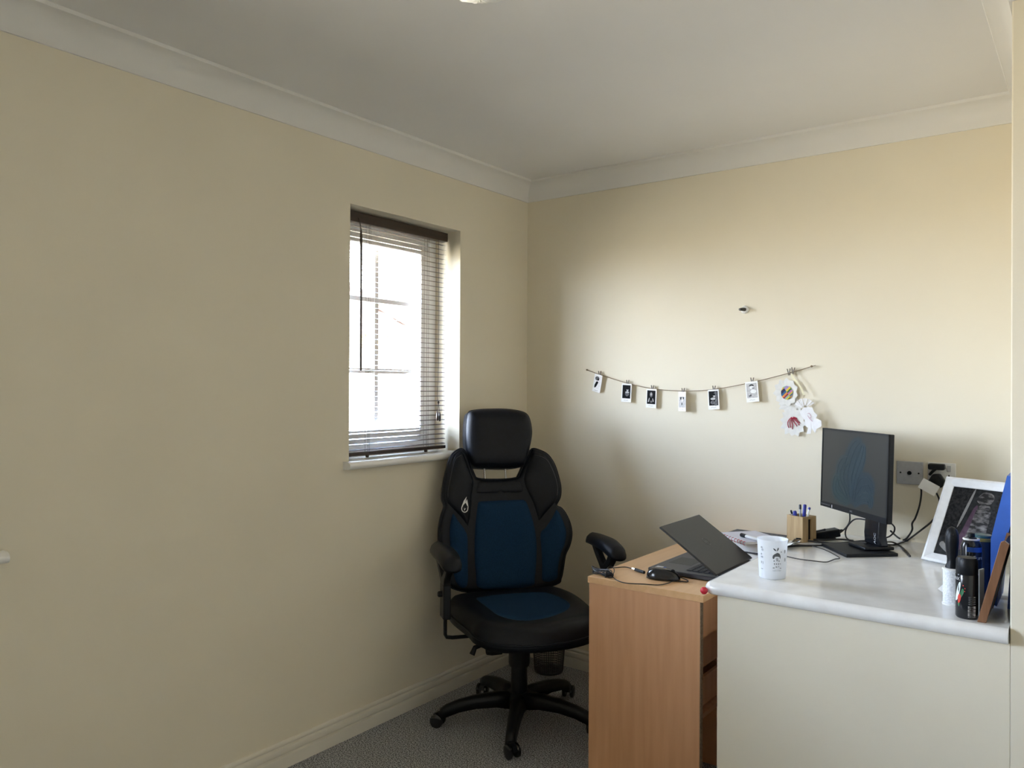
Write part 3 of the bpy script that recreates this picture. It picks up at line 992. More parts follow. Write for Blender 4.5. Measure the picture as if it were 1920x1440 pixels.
# ------------------------------------------------------------------ worktop on the half wall: rounded nose along front and left edge
WX0, WY0 = 1.405, 2.222
wk = MB()
hx = 0.019
rows = []
for k in range(9):
    a = math.pi / 2 - math.pi * k / 8
    rows.append((0.019 * (1 - math.cos(a)), WT - 0.019 + 0.019 * math.sin(a)))
vs, fs = [], []
for ins, z in rows:
    cr_ = 0.03
    x0_, y0_ = WX0 + ins, WY0 + ins
    x1_, y1_ = NX - 0.002, YB - 0.001
    loop = [(x0_, y1_)]
    rr = cr_ - ins
    for k in range(7):
        a = math.pi + math.pi / 2 * k / 6
        loop.append((WX0 + cr_ + rr * math.cos(a), WY0 + cr_ + rr * math.sin(a)))
    loop += [(x1_, y0_), (x1_, y1_)]
    vs += [(x, y, z) for x, y in loop]
L = 10
for i in range(len(rows) - 1):
    for j in range(L):
        j2 = (j + 1) % L
        fs.append((i * L + j, (i + 1) * L + j, (i + 1) * L + j2, i * L + j2))
fs += [tuple(range(L)), tuple(range((len(rows) - 1) * L, len(rows) * L))[::-1]]
wk.add(vs, fs)
wt = wk.build('worktop', M_MARBLE, smooth=True)
for p_ in wt.data.polygons:
    if len(p_.vertices) > 4:
        p_.use_smooth = False
tag(wt, 'glossy white speckled worktop with rounded edge on top of the half wall', 'worktop')

# red bead stuck at the corner of the worktop
rb = MB()
rb.lathe([(0.001, -0.011), (0.006, -0.0095), (0.0105, -0.004), (0.011, 0.0), (0.0105, 0.004), (0.006, 0.0095), (0.001, 0.011)], 16,
         Matrix.Translation((1.413, 2.2165, 0.7685)))
tag(rb.build('red_bead', M_RED, smooth='all'), 'small round red bead stuck under the front corner of the worktop', 'bead')

# ------------------------------------------------------------------ laptop
lap = thing('laptop', 'half open dark grey laptop on the desk with its lid tilted over the keyboard', 'laptop', (1.08, 2.512, DT))
M_LAP = mat('dark_grey_lid', (0.018, 0.019, 0.020), 0.42, var=0.08, scale=60, bump=0.03, bscale=600)
M_LAPB = mat('laptop_deck', (0.030, 0.033, 0.042), 0.35, var=0.06, scale=60)
M_KEY = mat('key_black', (0.024, 0.027, 0.034), 0.5, var=0.1, scale=200)
LW, LD = 0.338, 0.25
base = MB().box((0, 0, 0.003), (LD, LW, 0.0175)).build('laptop_base', M_LAPB, lap, bevel=0.003)
MB().box((0.125, 0.035, 0.0172), (0.228, LW - 0.035, 0.0178)).build('keyboard_well', M_LAP, base)
key_me = MB().box((-0.0085, -0.0085, 0), (0.0085, 0.0085, 0.0022)).mesh('key', M_KEY)
for r_ in range(5):
    for c_ in range(14):
        o = bpy.data.objects.new('key', key_me)
        COL.objects.link(o)
        o.parent = base
        o.location = (0.137 + r_ * 0.0205, 0.046 + c_ * 0.0189, 0.0178)
MB().box((0.025, 0.115, 0.0174), (0.11, 0.225, 0.0179)).build('touchpad', M_LAP, base)
MB().box((0.018, 0.018, 0.0174), (0.042, 0.042, 0.0179)).build('sticker', M_PRINT, base)
MB().box((0.045, 0.016, 0.0174), (0.052, 0.040, 0.0179)).build('sticker', M_BLUE, base)
for y in (0.03, LW - 0.05):
    MB().box((0.01, y, 0), (0.03, y + 0.02, 0.003)).build('rubber_foot', M_BLACK, base)
    MB().box((LD - 0.03, y, 0), (LD - 0.01, y + 0.02, 0.003)).build('rubber_foot', M_BLACK, base)
ang = math.radians(33.5)
# lid in its own frame: s along the lid from the hinge, y across, n outward (back)
HXZ = (LD - 0.001, 0.0215)


def lidp(s, y, n):
    return Vector((HXZ[0] - s * math.cos(ang) + n * math.sin(ang), y, HXZ[1] + s * math.sin(ang) + n * math.cos(ang)))


def lidbox(s0, s1, y0, y1, n0, n1):
    vs = [lidp(s, y, n) for n in (n0, n1) for y in (y0, y1) for s in (s0, s1)]
    mbx = MB()
    mbx.add(vs, [(0, 1, 3, 2), (4, 6, 7, 5), (0, 4, 5, 1), (2, 3, 7, 6), (0, 2, 6, 4), (1, 5, 7, 3)])
    return mbx


lid = lidbox(0, 0.25, 0, LW, 0, 0.007).build('lid', M_LAP, lap, bevel=0.003)
lidbox(0.02, 0.24, 0.012, LW - 0.012, -0.0005, 0.0).build('screen', M_BLACKG, lid)
lg = MB()
N_ = 32
pts = [lidp(0.13 + 0.017 * math.cos(2 * math.pi * k / N_), LW / 2 + 0.017 * math.sin(2 * math.pi * k / N_), 0.0073) for k in range(N_)]
lg.tube(pts, 0.0009, 5, closed=True)
M_LOGO = mat('logo_grey', (0.10, 0.10, 0.105), 0.35, metal=0.5, var=0.05, scale=50)
lg.build('logo', M_LOGO, lid, smooth='all')
text_mesh('DELL', 0.011, lambda x, y: lidp(0.13 + y, LW / 2 + x, 0.0076)).build('logo_lettering', M_LOGO, lid)
MB().tube([(LD - 0.001, 0.03, 0.0195), (LD - 0.001, LW - 0.03, 0.0195)], 0.0045, 8).build('hinge', M_LAPB, lap, smooth=True)

# ------------------------------------------------------------------ mouse with its cord and the coiled spare length
mouse = thing('computer_mouse', 'black corded computer mouse on the desk in front of the laptop', 'mouse', (1.168, 2.452, DT), math.radians(14))
vs, fs = [], []
NU, NV = 20, 9
for j in range(NV + 1):
    ph = math.pi / 2 * j / NV
    for k in range(NU):
        w_ = 2 * math.pi * k / NU
        ct, sn = math.cos(w_), math.sin(w_)
        sup = lambda c, p: math.copysign(abs(c) ** p, c)
        rx, ry, rz_ = 0.058, 0.031, 0.034
        hx_ = sup(ct, 0.85) * rx * math.cos(ph) ** 0.55
        hy_ = sup(sn, 0.85) * ry * math.cos(ph) ** 0.55
        vs.append((hx_, hy_, 0.003 + rz_ * math.sin(ph) * (1 - 0.18 * (hx_ / rx) - 0.12 * (hx_ / rx) ** 2)))
for j in range(NV):
    for k in range(NU):
        k2 = (k + 1) % NU
        fs.append((j * NU + k, j * NU + k2, (j + 1) * NU + k2, (j + 1) * NU + k))
fs.append(tuple(range(NU))[::-1])
mb_ = MB()
mb_.add(vs, fs)
body = mb_.build('mouse_body', M_BLACKG, mouse, smooth='all')
MB().lathe([(0.004, -0.003), (0.0075, -0.003), (0.0085, 0), (0.0075, 0.003), (0.004, 0.003)], 14, rotm((0.032, 0, 0.0285), rx=math.pi / 2)).build('scroll_wheel', M_BLACK, mouse, smooth=True)
MB().tube([(0.012, 0, 0.0375), (0.03, 0, 0.0345), (0.055, 0, 0.017)], 0.0006, 4).build('button_seam', M_BLACK, mouse)


def to_local(o, pts):
    Mi = (Matrix.Translation(o.location) @ o.rotation_euler.to_matrix().to_4x4()).inverted()
    return [Mi @ S(p) for p in pts]


cord_pts = [(1.222, 2.468, 0.731), (1.245, 2.474, 0.724)] + MOUSE_CORD[2:]
MB().tube(to_local(mouse, smooth_path(cord_pts, 6)), 0.0017, 6).build('cord', M_CABLE, mouse, smooth='all')
MB().tube(to_local(mouse, smooth_path(USB_CORD, 6)), 0.0017, 6).build('cord', M_CABLE, mouse, smooth='all')
coil = MB()
for k in range(6):
    pts = []
    for j in range(26):
        a = 2 * math.pi * j / 26
        pts.append((0.978 + 0.046 * math.cos(a) + 0.003 * math.sin(a * 2 + k), 2.372 + 0.012 * math.sin(a) * (1 + 0.3 * math.sin(k)) - 0.012 * math.cos(a),
                    DT + 0.004 + k * 0.0032 + 0.003 * math.sin(a * 3 + k)))
    coil.tube(to_local(mouse, pts), 0.0017, 6, closed=True)
coil.build('cord_coil', M_CABLE, mouse, smooth='all')
MB().tube(to_local(mouse, [(0.998, 2.362, DT + 0.002), (1.0, 2.366, DT + 0.022), (1.004, 2.354, DT + 0.022), (1.006, 2.345, DT + 0.002)]), 0.003, 6).build('cord_tie', M_CABLE, mouse, smooth='all')
up0, up1 = to_local(mouse, [(1.040, 2.494, 0.727), (1.085, 2.474, 0.727)])
MB().tube([up0, up1], 0.0055, 8).build('usb_plug', M_BLACK, mouse, smooth=True)
up2, = to_local(mouse, [(1.026, 2.500, 0.727)])
MB().tube([up2, up0], 0.0038, 6).build('usb_tip', M_CHROME, mouse, smooth=True)

# ------------------------------------------------------------------ twine with pegs, photographs and paper cut-outs on the back wall
YS = YB - 0.012
STR = [(0.366, 1.451), (0.44, 1.428), (0.589, 1.387), (0.718, 1.363), (0.864, 1.354), (1.006, 1.362), (1.178, 1.393), (1.342, 1.434), (1.42, 1.457)]
sp = smooth_path([(x, YS, z) for x, z in STR], 8)
tw = thing('twine_garland', 'thin brown twine sagging across the back wall', 'twine', (0.893, YB, 1.40))
loc = lambda p: S(p) - tw.location
MB().tube([loc(p) for p in sp], 0.0016, 6).build('twine', M_TWINE, tw, smooth='all')
for x, z in (STR[0], STR[-1]):
    kn = MB()
    kn.lathe([(0.001, -0.004), (0.004, -0.002), (0.005, 0.001), (0.002, 0.005)], 10, Matrix.Translation(loc((x, YS, z))))
    kn.tube([loc((x, YS, z)), loc((x, YB + 0.001, z))], 0.0012, 5)
    kn.tube([loc((x, YS, z)), loc((x + (0.016 if x > 1 else -0.005), YS - 0.001, z + 0.004))], 0.0012, 5)
    kn.build('knot', M_TWINE, tw, smooth='all')


def peg(x, z, tilt, label):
    t = thing('clothes_peg', label, 'peg', (x, YS - 0.001, z), 0, 'mini clothes pegs on the twine')
    t.rotation_euler = (0, tilt, 0)
    for s in (-1, 1):
        leg = MB()
        prof = [(0.0, -0.014), (0.0012, -0.010), (0.0022, 0.0), (0.0045, 0.013), (0.0075, 0.013), (0.0050, 0.0), (0.0040, -0.014)]
        M_ = Matrix(((1, 0, 0, 0), (0, 0, 1, 0), (0, 1, 0, 0), (0, 0, 0, 1))) @ Matrix.Scale(s, 4, (1, 0, 0))
        # halves open sideways so that the fork shows from the front
        leg.prism([(a, b) for a, b in prof], -0.0022, 0.0022, M_)
        o = leg.build('peg_half', M_PEG, t)
        bm = bmesh.new()
        bm.from_mesh(o.data)
        bmesh.ops.recalc_face_normals(bm, faces=bm.faces)
        bm.to_mesh(o.data)
        bm.free()
    MB().tube([(-0.0055, 0, 0.001), (0.0055, 0, 0.001)], 0.0018, 6).build('spring', M_STEEL, t)


def photo_mat(name, seed, c_dark, c_light, scale, lo=0.42, hi=0.62):
    m_ = mat(name, c_dark, 0.3, color2=c_light, scale=scale, detail=2.5, lo=lo, hi=hi, spec=0.4)
    for nd in m_.node_tree.nodes:
        if nd.type == 'MAPPING':
            nd.inputs['Location'].default_value = (seed, seed * 1.7, seed * 0.3)
    return m_


def blob(pts, y, material, parent, name='picture_detail'):
    mbx = MB()
    lp_ = smooth_loop(pts, 3)
    mbx.add([(p.x, y, p.y) for p in lp_], [tuple(range(len(lp_)))])
    return mbx.build(name, material, parent)


M_PD = mat('photo_dark', (0.010, 0.011, 0.012), 0.7, spec=0.08, var=0.2, scale=60)
M_PG = mat('photo_grey', (0.14, 0.14, 0.145), 0.7, spec=0.08, var=0.35, scale=120)
M_PL = mat('photo_light', (0.50, 0.49, 0.48), 0.7, spec=0.08, var=0.12, scale=120)
M_PW = mat('photo_white', (0.80, 0.80, 0.79), 0.7, spec=0.08, var=0.06, scale=120)


def photo(x, z, yaw, roll, w, h, label, content):
    """instant print hanging below the twine at x; z of its top edge"""
    t = thing('instant_photo', label, 'photo', (x, YS - 0.004, z), 0, None)
    t.rotation_euler = (0, roll, yaw)
    MB().box((-w / 2, -0.0006, -h), (w / 2, 0.0006, 0)).build('print_border', M_PAPER, t)
    content(t, w, h)
    MB().tube([(-w * 0.25, -0.0008, -h + 0.008), (-w * 0.1, -0.0008, -h + 0.0095), (0, -0.0008, -h + 0.0075), (w * 0.2, -0.0008, -h + 0.009)], 0.0005, 4).build('handwriting', M_GREYPRINT, t)


def pic(t, w, h, material, m_=0.005, bot=0.017, top=0.007):
    MB().box((-w / 2 + m_, -0.0010, -h + bot), (w / 2 - m_, -0.0005, -top)).build('picture', material, t)


def E_(cx, cz, rx, rz, n=10, ph=0.0):
    return [(cx + rx * math.cos(2 * math.pi * k / n + ph), cz + rz * math.sin(2 * math.pi * k / n + ph)) for k in range(n)]


def c1(t, w, h):
    pic(t, w, h, M_PW)
    blob(E_(-0.004, -0.020, 0.014, 0.010), -0.0013, M_PG, t)
    blob([(-0.016, -0.056), (-0.010, -0.040), (-0.004, -0.034), (0.006, -0.036), (0.002, -0.048), (-0.006, -0.062), (-0.014, -0.066)], -0.0013, M_PD, t)
    blob(E_(0.004, -0.024, 0.005, 0.005), -0.0016, M_PD, t)


def c2(t, w, h):
    pic(t, w, h, M_PD)
    blob(E_(0.004, -0.047, 0.011, 0.012), -0.0013, M_PG, t)
    blob(E_(0.006, -0.029, 0.0055, 0.0075), -0.0013, M_PL, t)
    blob(E_(0.005, -0.040, 0.011, 0.004), -0.0016, M_PL, t)
    blob(E_(0.006, -0.024, 0.006, 0.004), -0.0018, M_PD, t)


def c3(t, w, h):
    pic(t, w, h, M_PD)
    blob(E_(0.0, -0.026, 0.008, 0.012), -0.0013, M_PG, t)
    blob(E_(0.0, -0.024, 0.004, 0.007), -0.0016, M_PL, t)
    blob([(-0.016, -0.058), (-0.011, -0.042), (-0.008, -0.044), (-0.012, -0.060)], -0.0013, M_PL, t)
    blob([(0.014, -0.056), (0.009, -0.042), (0.007, -0.046), (0.010, -0.058)], -0.0013, M_PL, t)
    blob(E_(0.001, -0.058, 0.007, 0.005), -0.0016, M_PG, t)


def c4(t, w, h):
    pic(t, w, h, M_PL, 0.004, 0.016, 0.022)
    blob(E_(-0.007, -0.029, 0.006, 0.007), -0.0013, M_PD, t)
    blob(E_(0.008, -0.028, 0.006, 0.006), -0.0013, M_PD, t)
    blob(E_(0.002, -0.034, 0.005, 0.010), -0.0016, M_PW, t)
    blob(E_(0.0, -0.054, 0.003, 0.006), -0.0013, M_PD, t)


def c5(t, w, h):
    pic(t, w, h, M_PD)
    blob([(0.018, -0.012), (0.018, -0.066), (0.002, -0.066), (0.008, -0.045), (-0.002, -0.030), (0.004, -0.014)], -0.0013, M_PG, t)
    blob(E_(-0.002, -0.040, 0.012, 0.005, ph=0.4), -0.0016, M_PL, t)
    blob(E_(0.005, -0.028, 0.005, 0.0055), -0.0016, M_PL, t)
    blob(E_(0.004, -0.022, 0.006, 0.0045), -0.0019, M_PD, t)
    blob(E_(-0.004, -0.056, 0.011, 0.008), -0.0013, M_PG, t)


def c6(t, w, h):
    pic(t, w, h, M_PL)
    blob([(-0.013, -0.020), (-0.004, -0.012), (0.008, -0.014), (0.010, -0.020), (0.002, -0.017), (-0.006, -0.018)], -0.0013, M_PD, t)
    blob(E_(0.0, -0.026, 0.009, 0.006), -0.0013, M_PW, t)
    blob(E_(0.006, -0.028, 0.006, 0.002), -0.0016, M_PG, t)
    blob(E_(0.006, -0.042, 0.013, 0.008), -0.0013, M_PW, t)
    blob(E_(-0.012, -0.060, 0.004, 0.004), -0.0013, M_PG, t)
    blob(E_(-0.006, -0.058, 0.002, 0.005), -0.0016, M_PD, t)


PH = [(0.434, 1.429, -0.25, 0.22, 0.052, 0.086, 'tilted instant photo with pale sketchy picture, leftmost on the twine', c1),
      (0.585, 1.386, -0.1, 0.05, 0.054, 0.086, 'instant photo of a figure against a dark green-grey backdrop, second from left on the twine', c2),
      (0.712, 1.362, -0.1, 0.04, 0.054, 0.086, 'instant photo of a bright blurred figure between pale streaks, third from left on twine', c3),
      (0.862, 1.350, -0.52, 0.0, 0.054, 0.086, 'instant photo turned sideways, smallest picture at the lowest point of the twine', c4),
      (1.006, 1.361, -0.15, -0.06, 0.054, 0.086, 'instant photo of a dark-haired person lying down, fifth from left on the twine', c5),
      (1.174, 1.396, -0.1, -0.10, 0.056, 0.086, 'pale grey overexposed instant photo, rightmost on the twine', c6)]
PEGL = ['peg holding the leftmost photo', 'peg holding the second photo from the left', 'peg holding the third photo from the left',
        'peg holding the sideways photo at the lowest point', 'peg holding the fifth photo from the left', 'peg holding the rightmost pale photo']
for (x, z, yaw, roll, w_, h_, lab, fn), pl in zip(PH, PEGL):
    photo(x, z, yaw, roll, w_, h_, lab, fn)
    peg(x + 0.003, z + 0.004, 0.0, 'small grey-brown ' + pl + ' on the twine')
for x, z, s in ((1.330, 1.436, 'left of the pair'), (1.346, 1.441, 'right of the pair')):
    peg(x, z, -0.1 if x < 1.34 else 0.12, 'small grey-brown peg, ' + s + ' holding the paper flowers')

# paper cut-outs hanging in a bunch: coloured-in circle, red brush strokes, small white flower, pleated strip
M_CUT = mat('cutout_paper', (0.74, 0.735, 0.70), 0.9, spec=0.15, var=0.03, scale=60)
M_CUTW = mat('cutout_bright_paper', (0.84, 0.84, 0.85), 0.9, spec=0.15, var=0.02, scale=60)


def px(p):
    """pixel of the 9x enlargement of the bunch -> position on the wall plane"""
    return (1.2435 + p[0] * 0.0002356, 1.4746 - p[1] * 0.0002345 - p[0] * 0.0000032)


def cut(name, label, pts, dist, material, curl=0.0, notch=0.0):
    q = [px(p) for p in pts]
    cx = sum(a for a, _ in q) / len(q)
    cz = sum(b for _, b in q) / len(q)
    t = thing(name, label, 'paper cut-out', (cx, YB - dist, cz))
    mbx = MB()
    n = len(q)
    rim = []
    for a, b in q:
        rim.append((a - cx, curl * ((a - cx) ** 2 + (b - cz) ** 2) * 40 * -1, b - cz))
    vs = [(0, 0, 0)] + rim + [(0, 0.0006, 0)] + [(x, y + 0.0006, z) for x, y, z in rim]
    fs = []
    for i in range(n):
        j = (i + 1) % n
        fs += [(0, 1 + i, 1 + j), (n + 1, n + 2 + j, n + 2 + i), (1 + i, n + 2 + i, n + 2 + j, 1 + j)]
    mbx.add(vs, fs)
    mbx.build('paper', material, t)
    return t, (cx, cz)


def star(cx, cy, rx, ry, n, depth, ph=0.0, jit=0.12, seed=1):
    rnd = random.Random(seed)
    out = []
    for k in range(n * 2):
        a = 2 * math.pi * k / (2 * n) + ph
        s = (1.0 if k % 2 == 0 else 1 - depth) * (1 + rnd.uniform(-jit, jit))
        out.append((cx + rx * s * math.cos(a), cy + ry * s * math.sin(a)))
    return out


flA, cA = cut('paper_flower', 'off-white paper flower with a coloured-in circle at its centre, hanging below the last peg',
              star(320, 520, 215, 255, 11, 0.16, 0.2, 0.05, 3), 0.012, M_CUT, 0.04)
flB, cB = cut('paper_flower', 'off-white paper flower with red brush strokes, lowest of the bunch',
              star(440, 1030, 225, 265, 12, 0.20, 0.1, 0.06, 5), 0.010, M_CUT, 0.03)
flD, cD = cut('paper_flower', 'off-white scalloped paper piece overlapped by the two larger paper flowers',
              star(400, 745, 235, 150, 10, 0.22, 0.15, 0.06, 9), 0.006, M_CUT, 0.02)
flC, cC = cut('paper_flower', 'small bright white paper flower with a faint pink scribble beside the monitor',
              [(640, 780), (720, 760), (790, 770), (815, 840), (870, 895), (845, 950), (935, 985), (940, 1080), (860, 1130), (835, 1200), (780, 1120), (765, 1215), (695, 1225), (720, 1120), (655, 1075), (660, 990), (610, 930), (580, 850)],
              0.030, M_CUTW, 0.03)


def strokes(t, c, lines, r, material, dy=-0.004, name='brush_stroke'):
    for ln in lines:
        q = [px(p) for p in ln]
        MB().tube(smooth_path([(a - c[0], dy, b - c[1]) for a, b in q], 3), r, 5).build(name, material, t, smooth='all')


M_CRIM = mat('crimson_paint', (0.40, 0.015, 0.05), 0.7, var=0.1, scale=200)
strokes(flB, cB, [[(420, 950), (370, 1000), (350, 1070), (370, 1140)], [(425, 955), (395, 1010), (395, 1080), (405, 1135)], [(430, 960), (420, 1020), (435, 1090), (428, 1160)],
                  [(435, 960), (450, 1020), (480, 1060), (510, 1105)], [(440, 955), (480, 1000), (520, 1040), (545, 1085)], [(445, 950), (500, 985), (530, 1020), (560, 1050)],
                  [(445, 945), (480, 955), (510, 975)]], 0.0016, M_CRIM)
M_PINK = mat('pink_crayon', (0.55, 0.28, 0.38), 0.8, var=0.1, scale=200)
strokes(flC, cC, [[(715, 880), (740, 870), (770, 930), (740, 950), (712, 910)], [(740, 950), (770, 985), (795, 1005)]], 0.0008, M_PINK, -0.003, 'crayon_line')
# coloured disc made of slanting bands
disc_c = (335, 525)
COLS = [(0.62, 0.42, 0.05), (0.02, 0.02, 0.06), (0.03, 0.12, 0.25), (0.65, 0.25, 0.05), (0.25, 0.02, 0.05), (0.25, 0.42, 0.30), (0.35, 0.25, 0.5), (0.72, 0.52, 0.05), (0.03, 0.12, 0.03), (0.45, 0.15, 0.4)]
bands = [(-125, -95, 0), (-95, -45, 1), (-45, -10, 2), (-10, 22, 3), (22, 50, 4), (50, 78, 5), (78, 102, 7), (102, 128, 8)]
for d0, d1, ci in bands:
    for half in (0, 1):
        col_ = COLS[(ci + half * 5) % len(COLS)]
        pts = []
        R_ = 122
        ua, va = math.cos(math.radians(-40)), math.sin(math.radians(-40))
        for d in (d0, d1):
            L_ = math.sqrt(max(0, R_ * R_ - min(d * d, R_ * R_ - 1)))
            for s in ((-L_, L_ * 0.1) if half == 0 else (L_ * 0.1, L_)):
                pts.append((d, s))
        quad = [pts[0], pts[1], pts[3], pts[2]]
        mbx = MB()
        vv = []
        for d, s in quad:
            X_, Y_ = disc_c[0] + (ua * s - va * d) * 0.82, disc_c[1] + (va * s + ua * d)
            a, b = px((X_, Y_))
            vv.append((a - cA[0], -0.0052 - 0.0002 * half, b - cA[1]))
        mbx.add(vv, [(0, 1, 2, 3)])
        mbx.build('crayon_patch', mat('crayon_%d' % ((ci + half * 5) % len(COLS)), col_, 0.8, var=0.15, scale=200), flA)

# pleated paper strip with a ribbon loop, hung from the last peg
ps = thing('paper_ribbon', 'cream paper ribbon with a pleated fan end hanging from the last peg', 'paper ribbon', (*[px((600, 500))[0], YB - 0.02, px((600, 500))[1]],))
o0 = ps.location


def pl(p, dy=0.0):
    a, b = px(p)
    return Vector((a - o0.x, dy, b - o0.z))


rib = MB()
for path, wd in (([(420, 190), (460, 280), (520, 350), (580, 430), (615, 510), (640, 560)], 0.0035),):
    sp_ = smooth_path([pl(p, -0.002) for p in path], 4)
    vs, fs = [], []
    for i, q in enumerate(sp_):
        t_ = (sp_[min(i + 1, len(sp_) - 1)] - sp_[max(i - 1, 0)]).normalized()
        nrm = Vector((-t_.z, 0, t_.x))
        for dy in (0, 0.0006):
            vs += [q + nrm * wd + Vector((0, dy, 0)), q - nrm * wd + Vector((0, dy, 0))]
    for i in range(len(sp_) - 1):
        a = 4 * i
        fs += [(a, a + 4, a + 5, a + 1), (a + 2, a + 3, a + 7, a + 6), (a, a + 2, a + 6, a + 4), (a + 1, a + 5, a + 7, a + 3)]
    rib.add(vs, fs)
rib.build('ribbon', mat('cream_ribbon', (0.80, 0.75, 0.52), 0.8, var=0.05, scale=80), ps)
for k in range(9):
    t0 = k / 8
    a0 = math.radians(150 - 110 * t0)
    cxp, cyp = 655, 800
    mbx = MB()
    r0_, r1_ = 60, 185
    w0 = 6
    w1 = 17
    d_ = Vector((math.cos(a0), -math.sin(a0)))
    nn = Vector((-d_.y, d_.x))
    qd = [(cxp + d_.x * r0_ + nn.x * w0, cyp + d_.y * r0_ + nn.y * w0), (cxp + d_.x * r1_ + nn.x * w1, cyp + d_.y * r1_ + nn.y * w1),
          (cxp + d_.x * r1_ - nn.x * w1, cyp + d_.y * r1_ - nn.y * w1), (cxp + d_.x * r0_ - nn.x * w0, cyp + d_.y * r0_ - nn.y * w0)]
    vs = [pl(p, -0.006 - 0.003 * (k % 2)) for p in qd] + [pl(p, -0.0053 - 0.003 * (k % 2)) for p in qd]
    mbx.add(vs, [(0, 1, 2, 3), (7, 6, 5, 4), (0, 4, 5, 1), (1, 5, 6, 2), (2, 6, 7, 3), (3, 7, 4, 0)])
    mbx.build('pleat', M_CUTW, ps)

# ------------------------------------------------------------------ wall hook above the twine
hk = thing('wall_hook', 'small round white wall hook with a dark tip on the back wall above the twine', 'hook', (1.140, YB, 1.702))
MB().lathe([(0.017, 0.0), (0.017, 0.004), (0.013, 0.009), (0.010, 0.010)], 20, rotm(rx=math.pi / 2)).build('hook_base', M_WHITE, hk, smooth=True)
MB().tube([(0.002, -0.008, 0), (-0.004, -0.024, 0), (-0.010, -0.036, -0.001)], [0.008, 0.007, 0.0055], 12).build('hook_stem', mat('hook_dark', (0.03, 0.028, 0.024), 0.4, var=0.2, scale=100), hk, smooth=True)

# ------------------------------------------------------------------ monitor
MAZ = -0.81
mon = thing('monitor', 'black computer monitor showing a blue swirl on dark grey, on the white worktop', 'monitor', (1.6285, 3.057, WT), MAZ)
# local: x along the screen, +y away from the viewer, z up
MT = 0.025
MC = Vector((0, 0, 1.062 - WT))


def mp_(u, v, n=0.0):
    """u, v on the screen plane, n out of the front"""
    return MC + Vector((u, v * math.sin(MT) - n * math.cos(MT), v * math.cos(MT) + n * math.sin(MT)))


def mbox(u0, u1, v0, v1, n0, n1):
    vs = [mp_(u, v, n) for n in (n0, n1) for v in (v0, v1) for u in (u0, u1)]
    mbx = MB()
    mbx.add(vs, [(0, 2, 3, 1), (4, 5, 7, 6), (0, 1, 5, 4), (2, 6, 7, 3), (0, 4, 6, 2), (1, 3, 7, 5)])
    return mbx


MW, MH = 0.219, 0.152
hous = mbox(-MW, MW, -MH, MH, -0.020, -0.001).build('housing', M_BLACK, mon, bevel=0.003)
bz = MB()
for u0, u1, v0, v1 in ((-MW, MW, MH - 0.006, MH), (-MW, MW, -MH, -MH + 0.020), (-MW, -MW + 0.006, -MH, MH), (MW - 0.006, MW, -MH, MH)):
    b_ = mbox(u0, u1, v0, v1, -0.001, 0.0022)
    bz.add(b_.v, b_.f)
bz.build('bezel', M_BLACK, hous)


def screen_mat():
    """lit screen: dark grey desktop with a bluish bloom"""
    mt = bpy.data.materials.new('monitor_screen')
    mt.use_nodes = True
    n = mt.node_tree
    b = n.nodes['Principled BSDF']
    b.inputs['Base Color'].default_value = (0.006, 0.007, 0.007, 1)
    b.inputs['Specular IOR Level'].default_value = 0.25
    b.inputs['Roughness'].default_value = 0.35
    tc = n.nodes.new('ShaderNodeTexCoord')
    nz = n.nodes.new('ShaderNodeTexNoise')
    nz.inputs['Scale'].default_value = 4
    n.links.new(tc.outputs['Object'], nz.inputs['Vector'])
    rp = n.nodes.new('ShaderNodeValToRGB')
    rp.color_ramp.elements[0].color = (0.052, 0.056, 0.056, 1)
    rp.color_ramp.elements[1].color = (0.072, 0.077, 0.075, 1)
    n.links.new(nz.outputs['Fac'], rp.inputs['Fac'])
    n.links.new(rp.outputs['Color'], b.inputs['Emission Color'])
    b.inputs['Emission Strength'].default_value = 0.11
    return mt


def lit(name, c, e):
    mt = mat(name, (0.006, 0.008, 0.010), 0.35, spec=0.25, var=0.1, scale=40)
    b = mt.node_tree.nodes['Principled BSDF']
    b.inputs['Emission Color'].default_value = (*c, 1)
    b.inputs['Emission Strength'].default_value = e
    return mt


scr = mbox(-MW + 0.006, MW - 0.006, -MH + 0.020, MH - 0.006, -0.001, 0.0006).build('screen', screen_mat(), hous)
# the bloom: overlapping petals
PET = [  # (centre line points (u, v), half width)
    ([(-0.01, -0.115), (-0.035, -0.03), (0.0, 0.055), (0.045, 0.095)], 0.040),
    ([(0.0, -0.115), (0.01, -0.03), (0.045, 0.04), (0.058, 0.085)], 0.030),
    ([(-0.015, -0.11), (-0.075, -0.04), (-0.06, 0.01), (-0.02, 0.03)], 0.032),
    ([(-0.02, -0.115), (-0.095, -0.09), (-0.10, -0.05), (-0.075, -0.035)], 0.028),
    ([(0.0, -0.115), (0.05, -0.05), (0.09, -0.04), (0.112, -0.075)], 0.036),
    ([(0.01, -0.118), (0.06, -0.085), (0.10, -0.085), (0.10, -0.115)], 0.024)]
BLU = [(0.024, 0.056, 0.080), (0.028, 0.066, 0.096), (0.026, 0.056, 0.072), (0.026, 0.064, 0.076), (0.024, 0.054, 0.082), (0.032, 0.066, 0.092)]
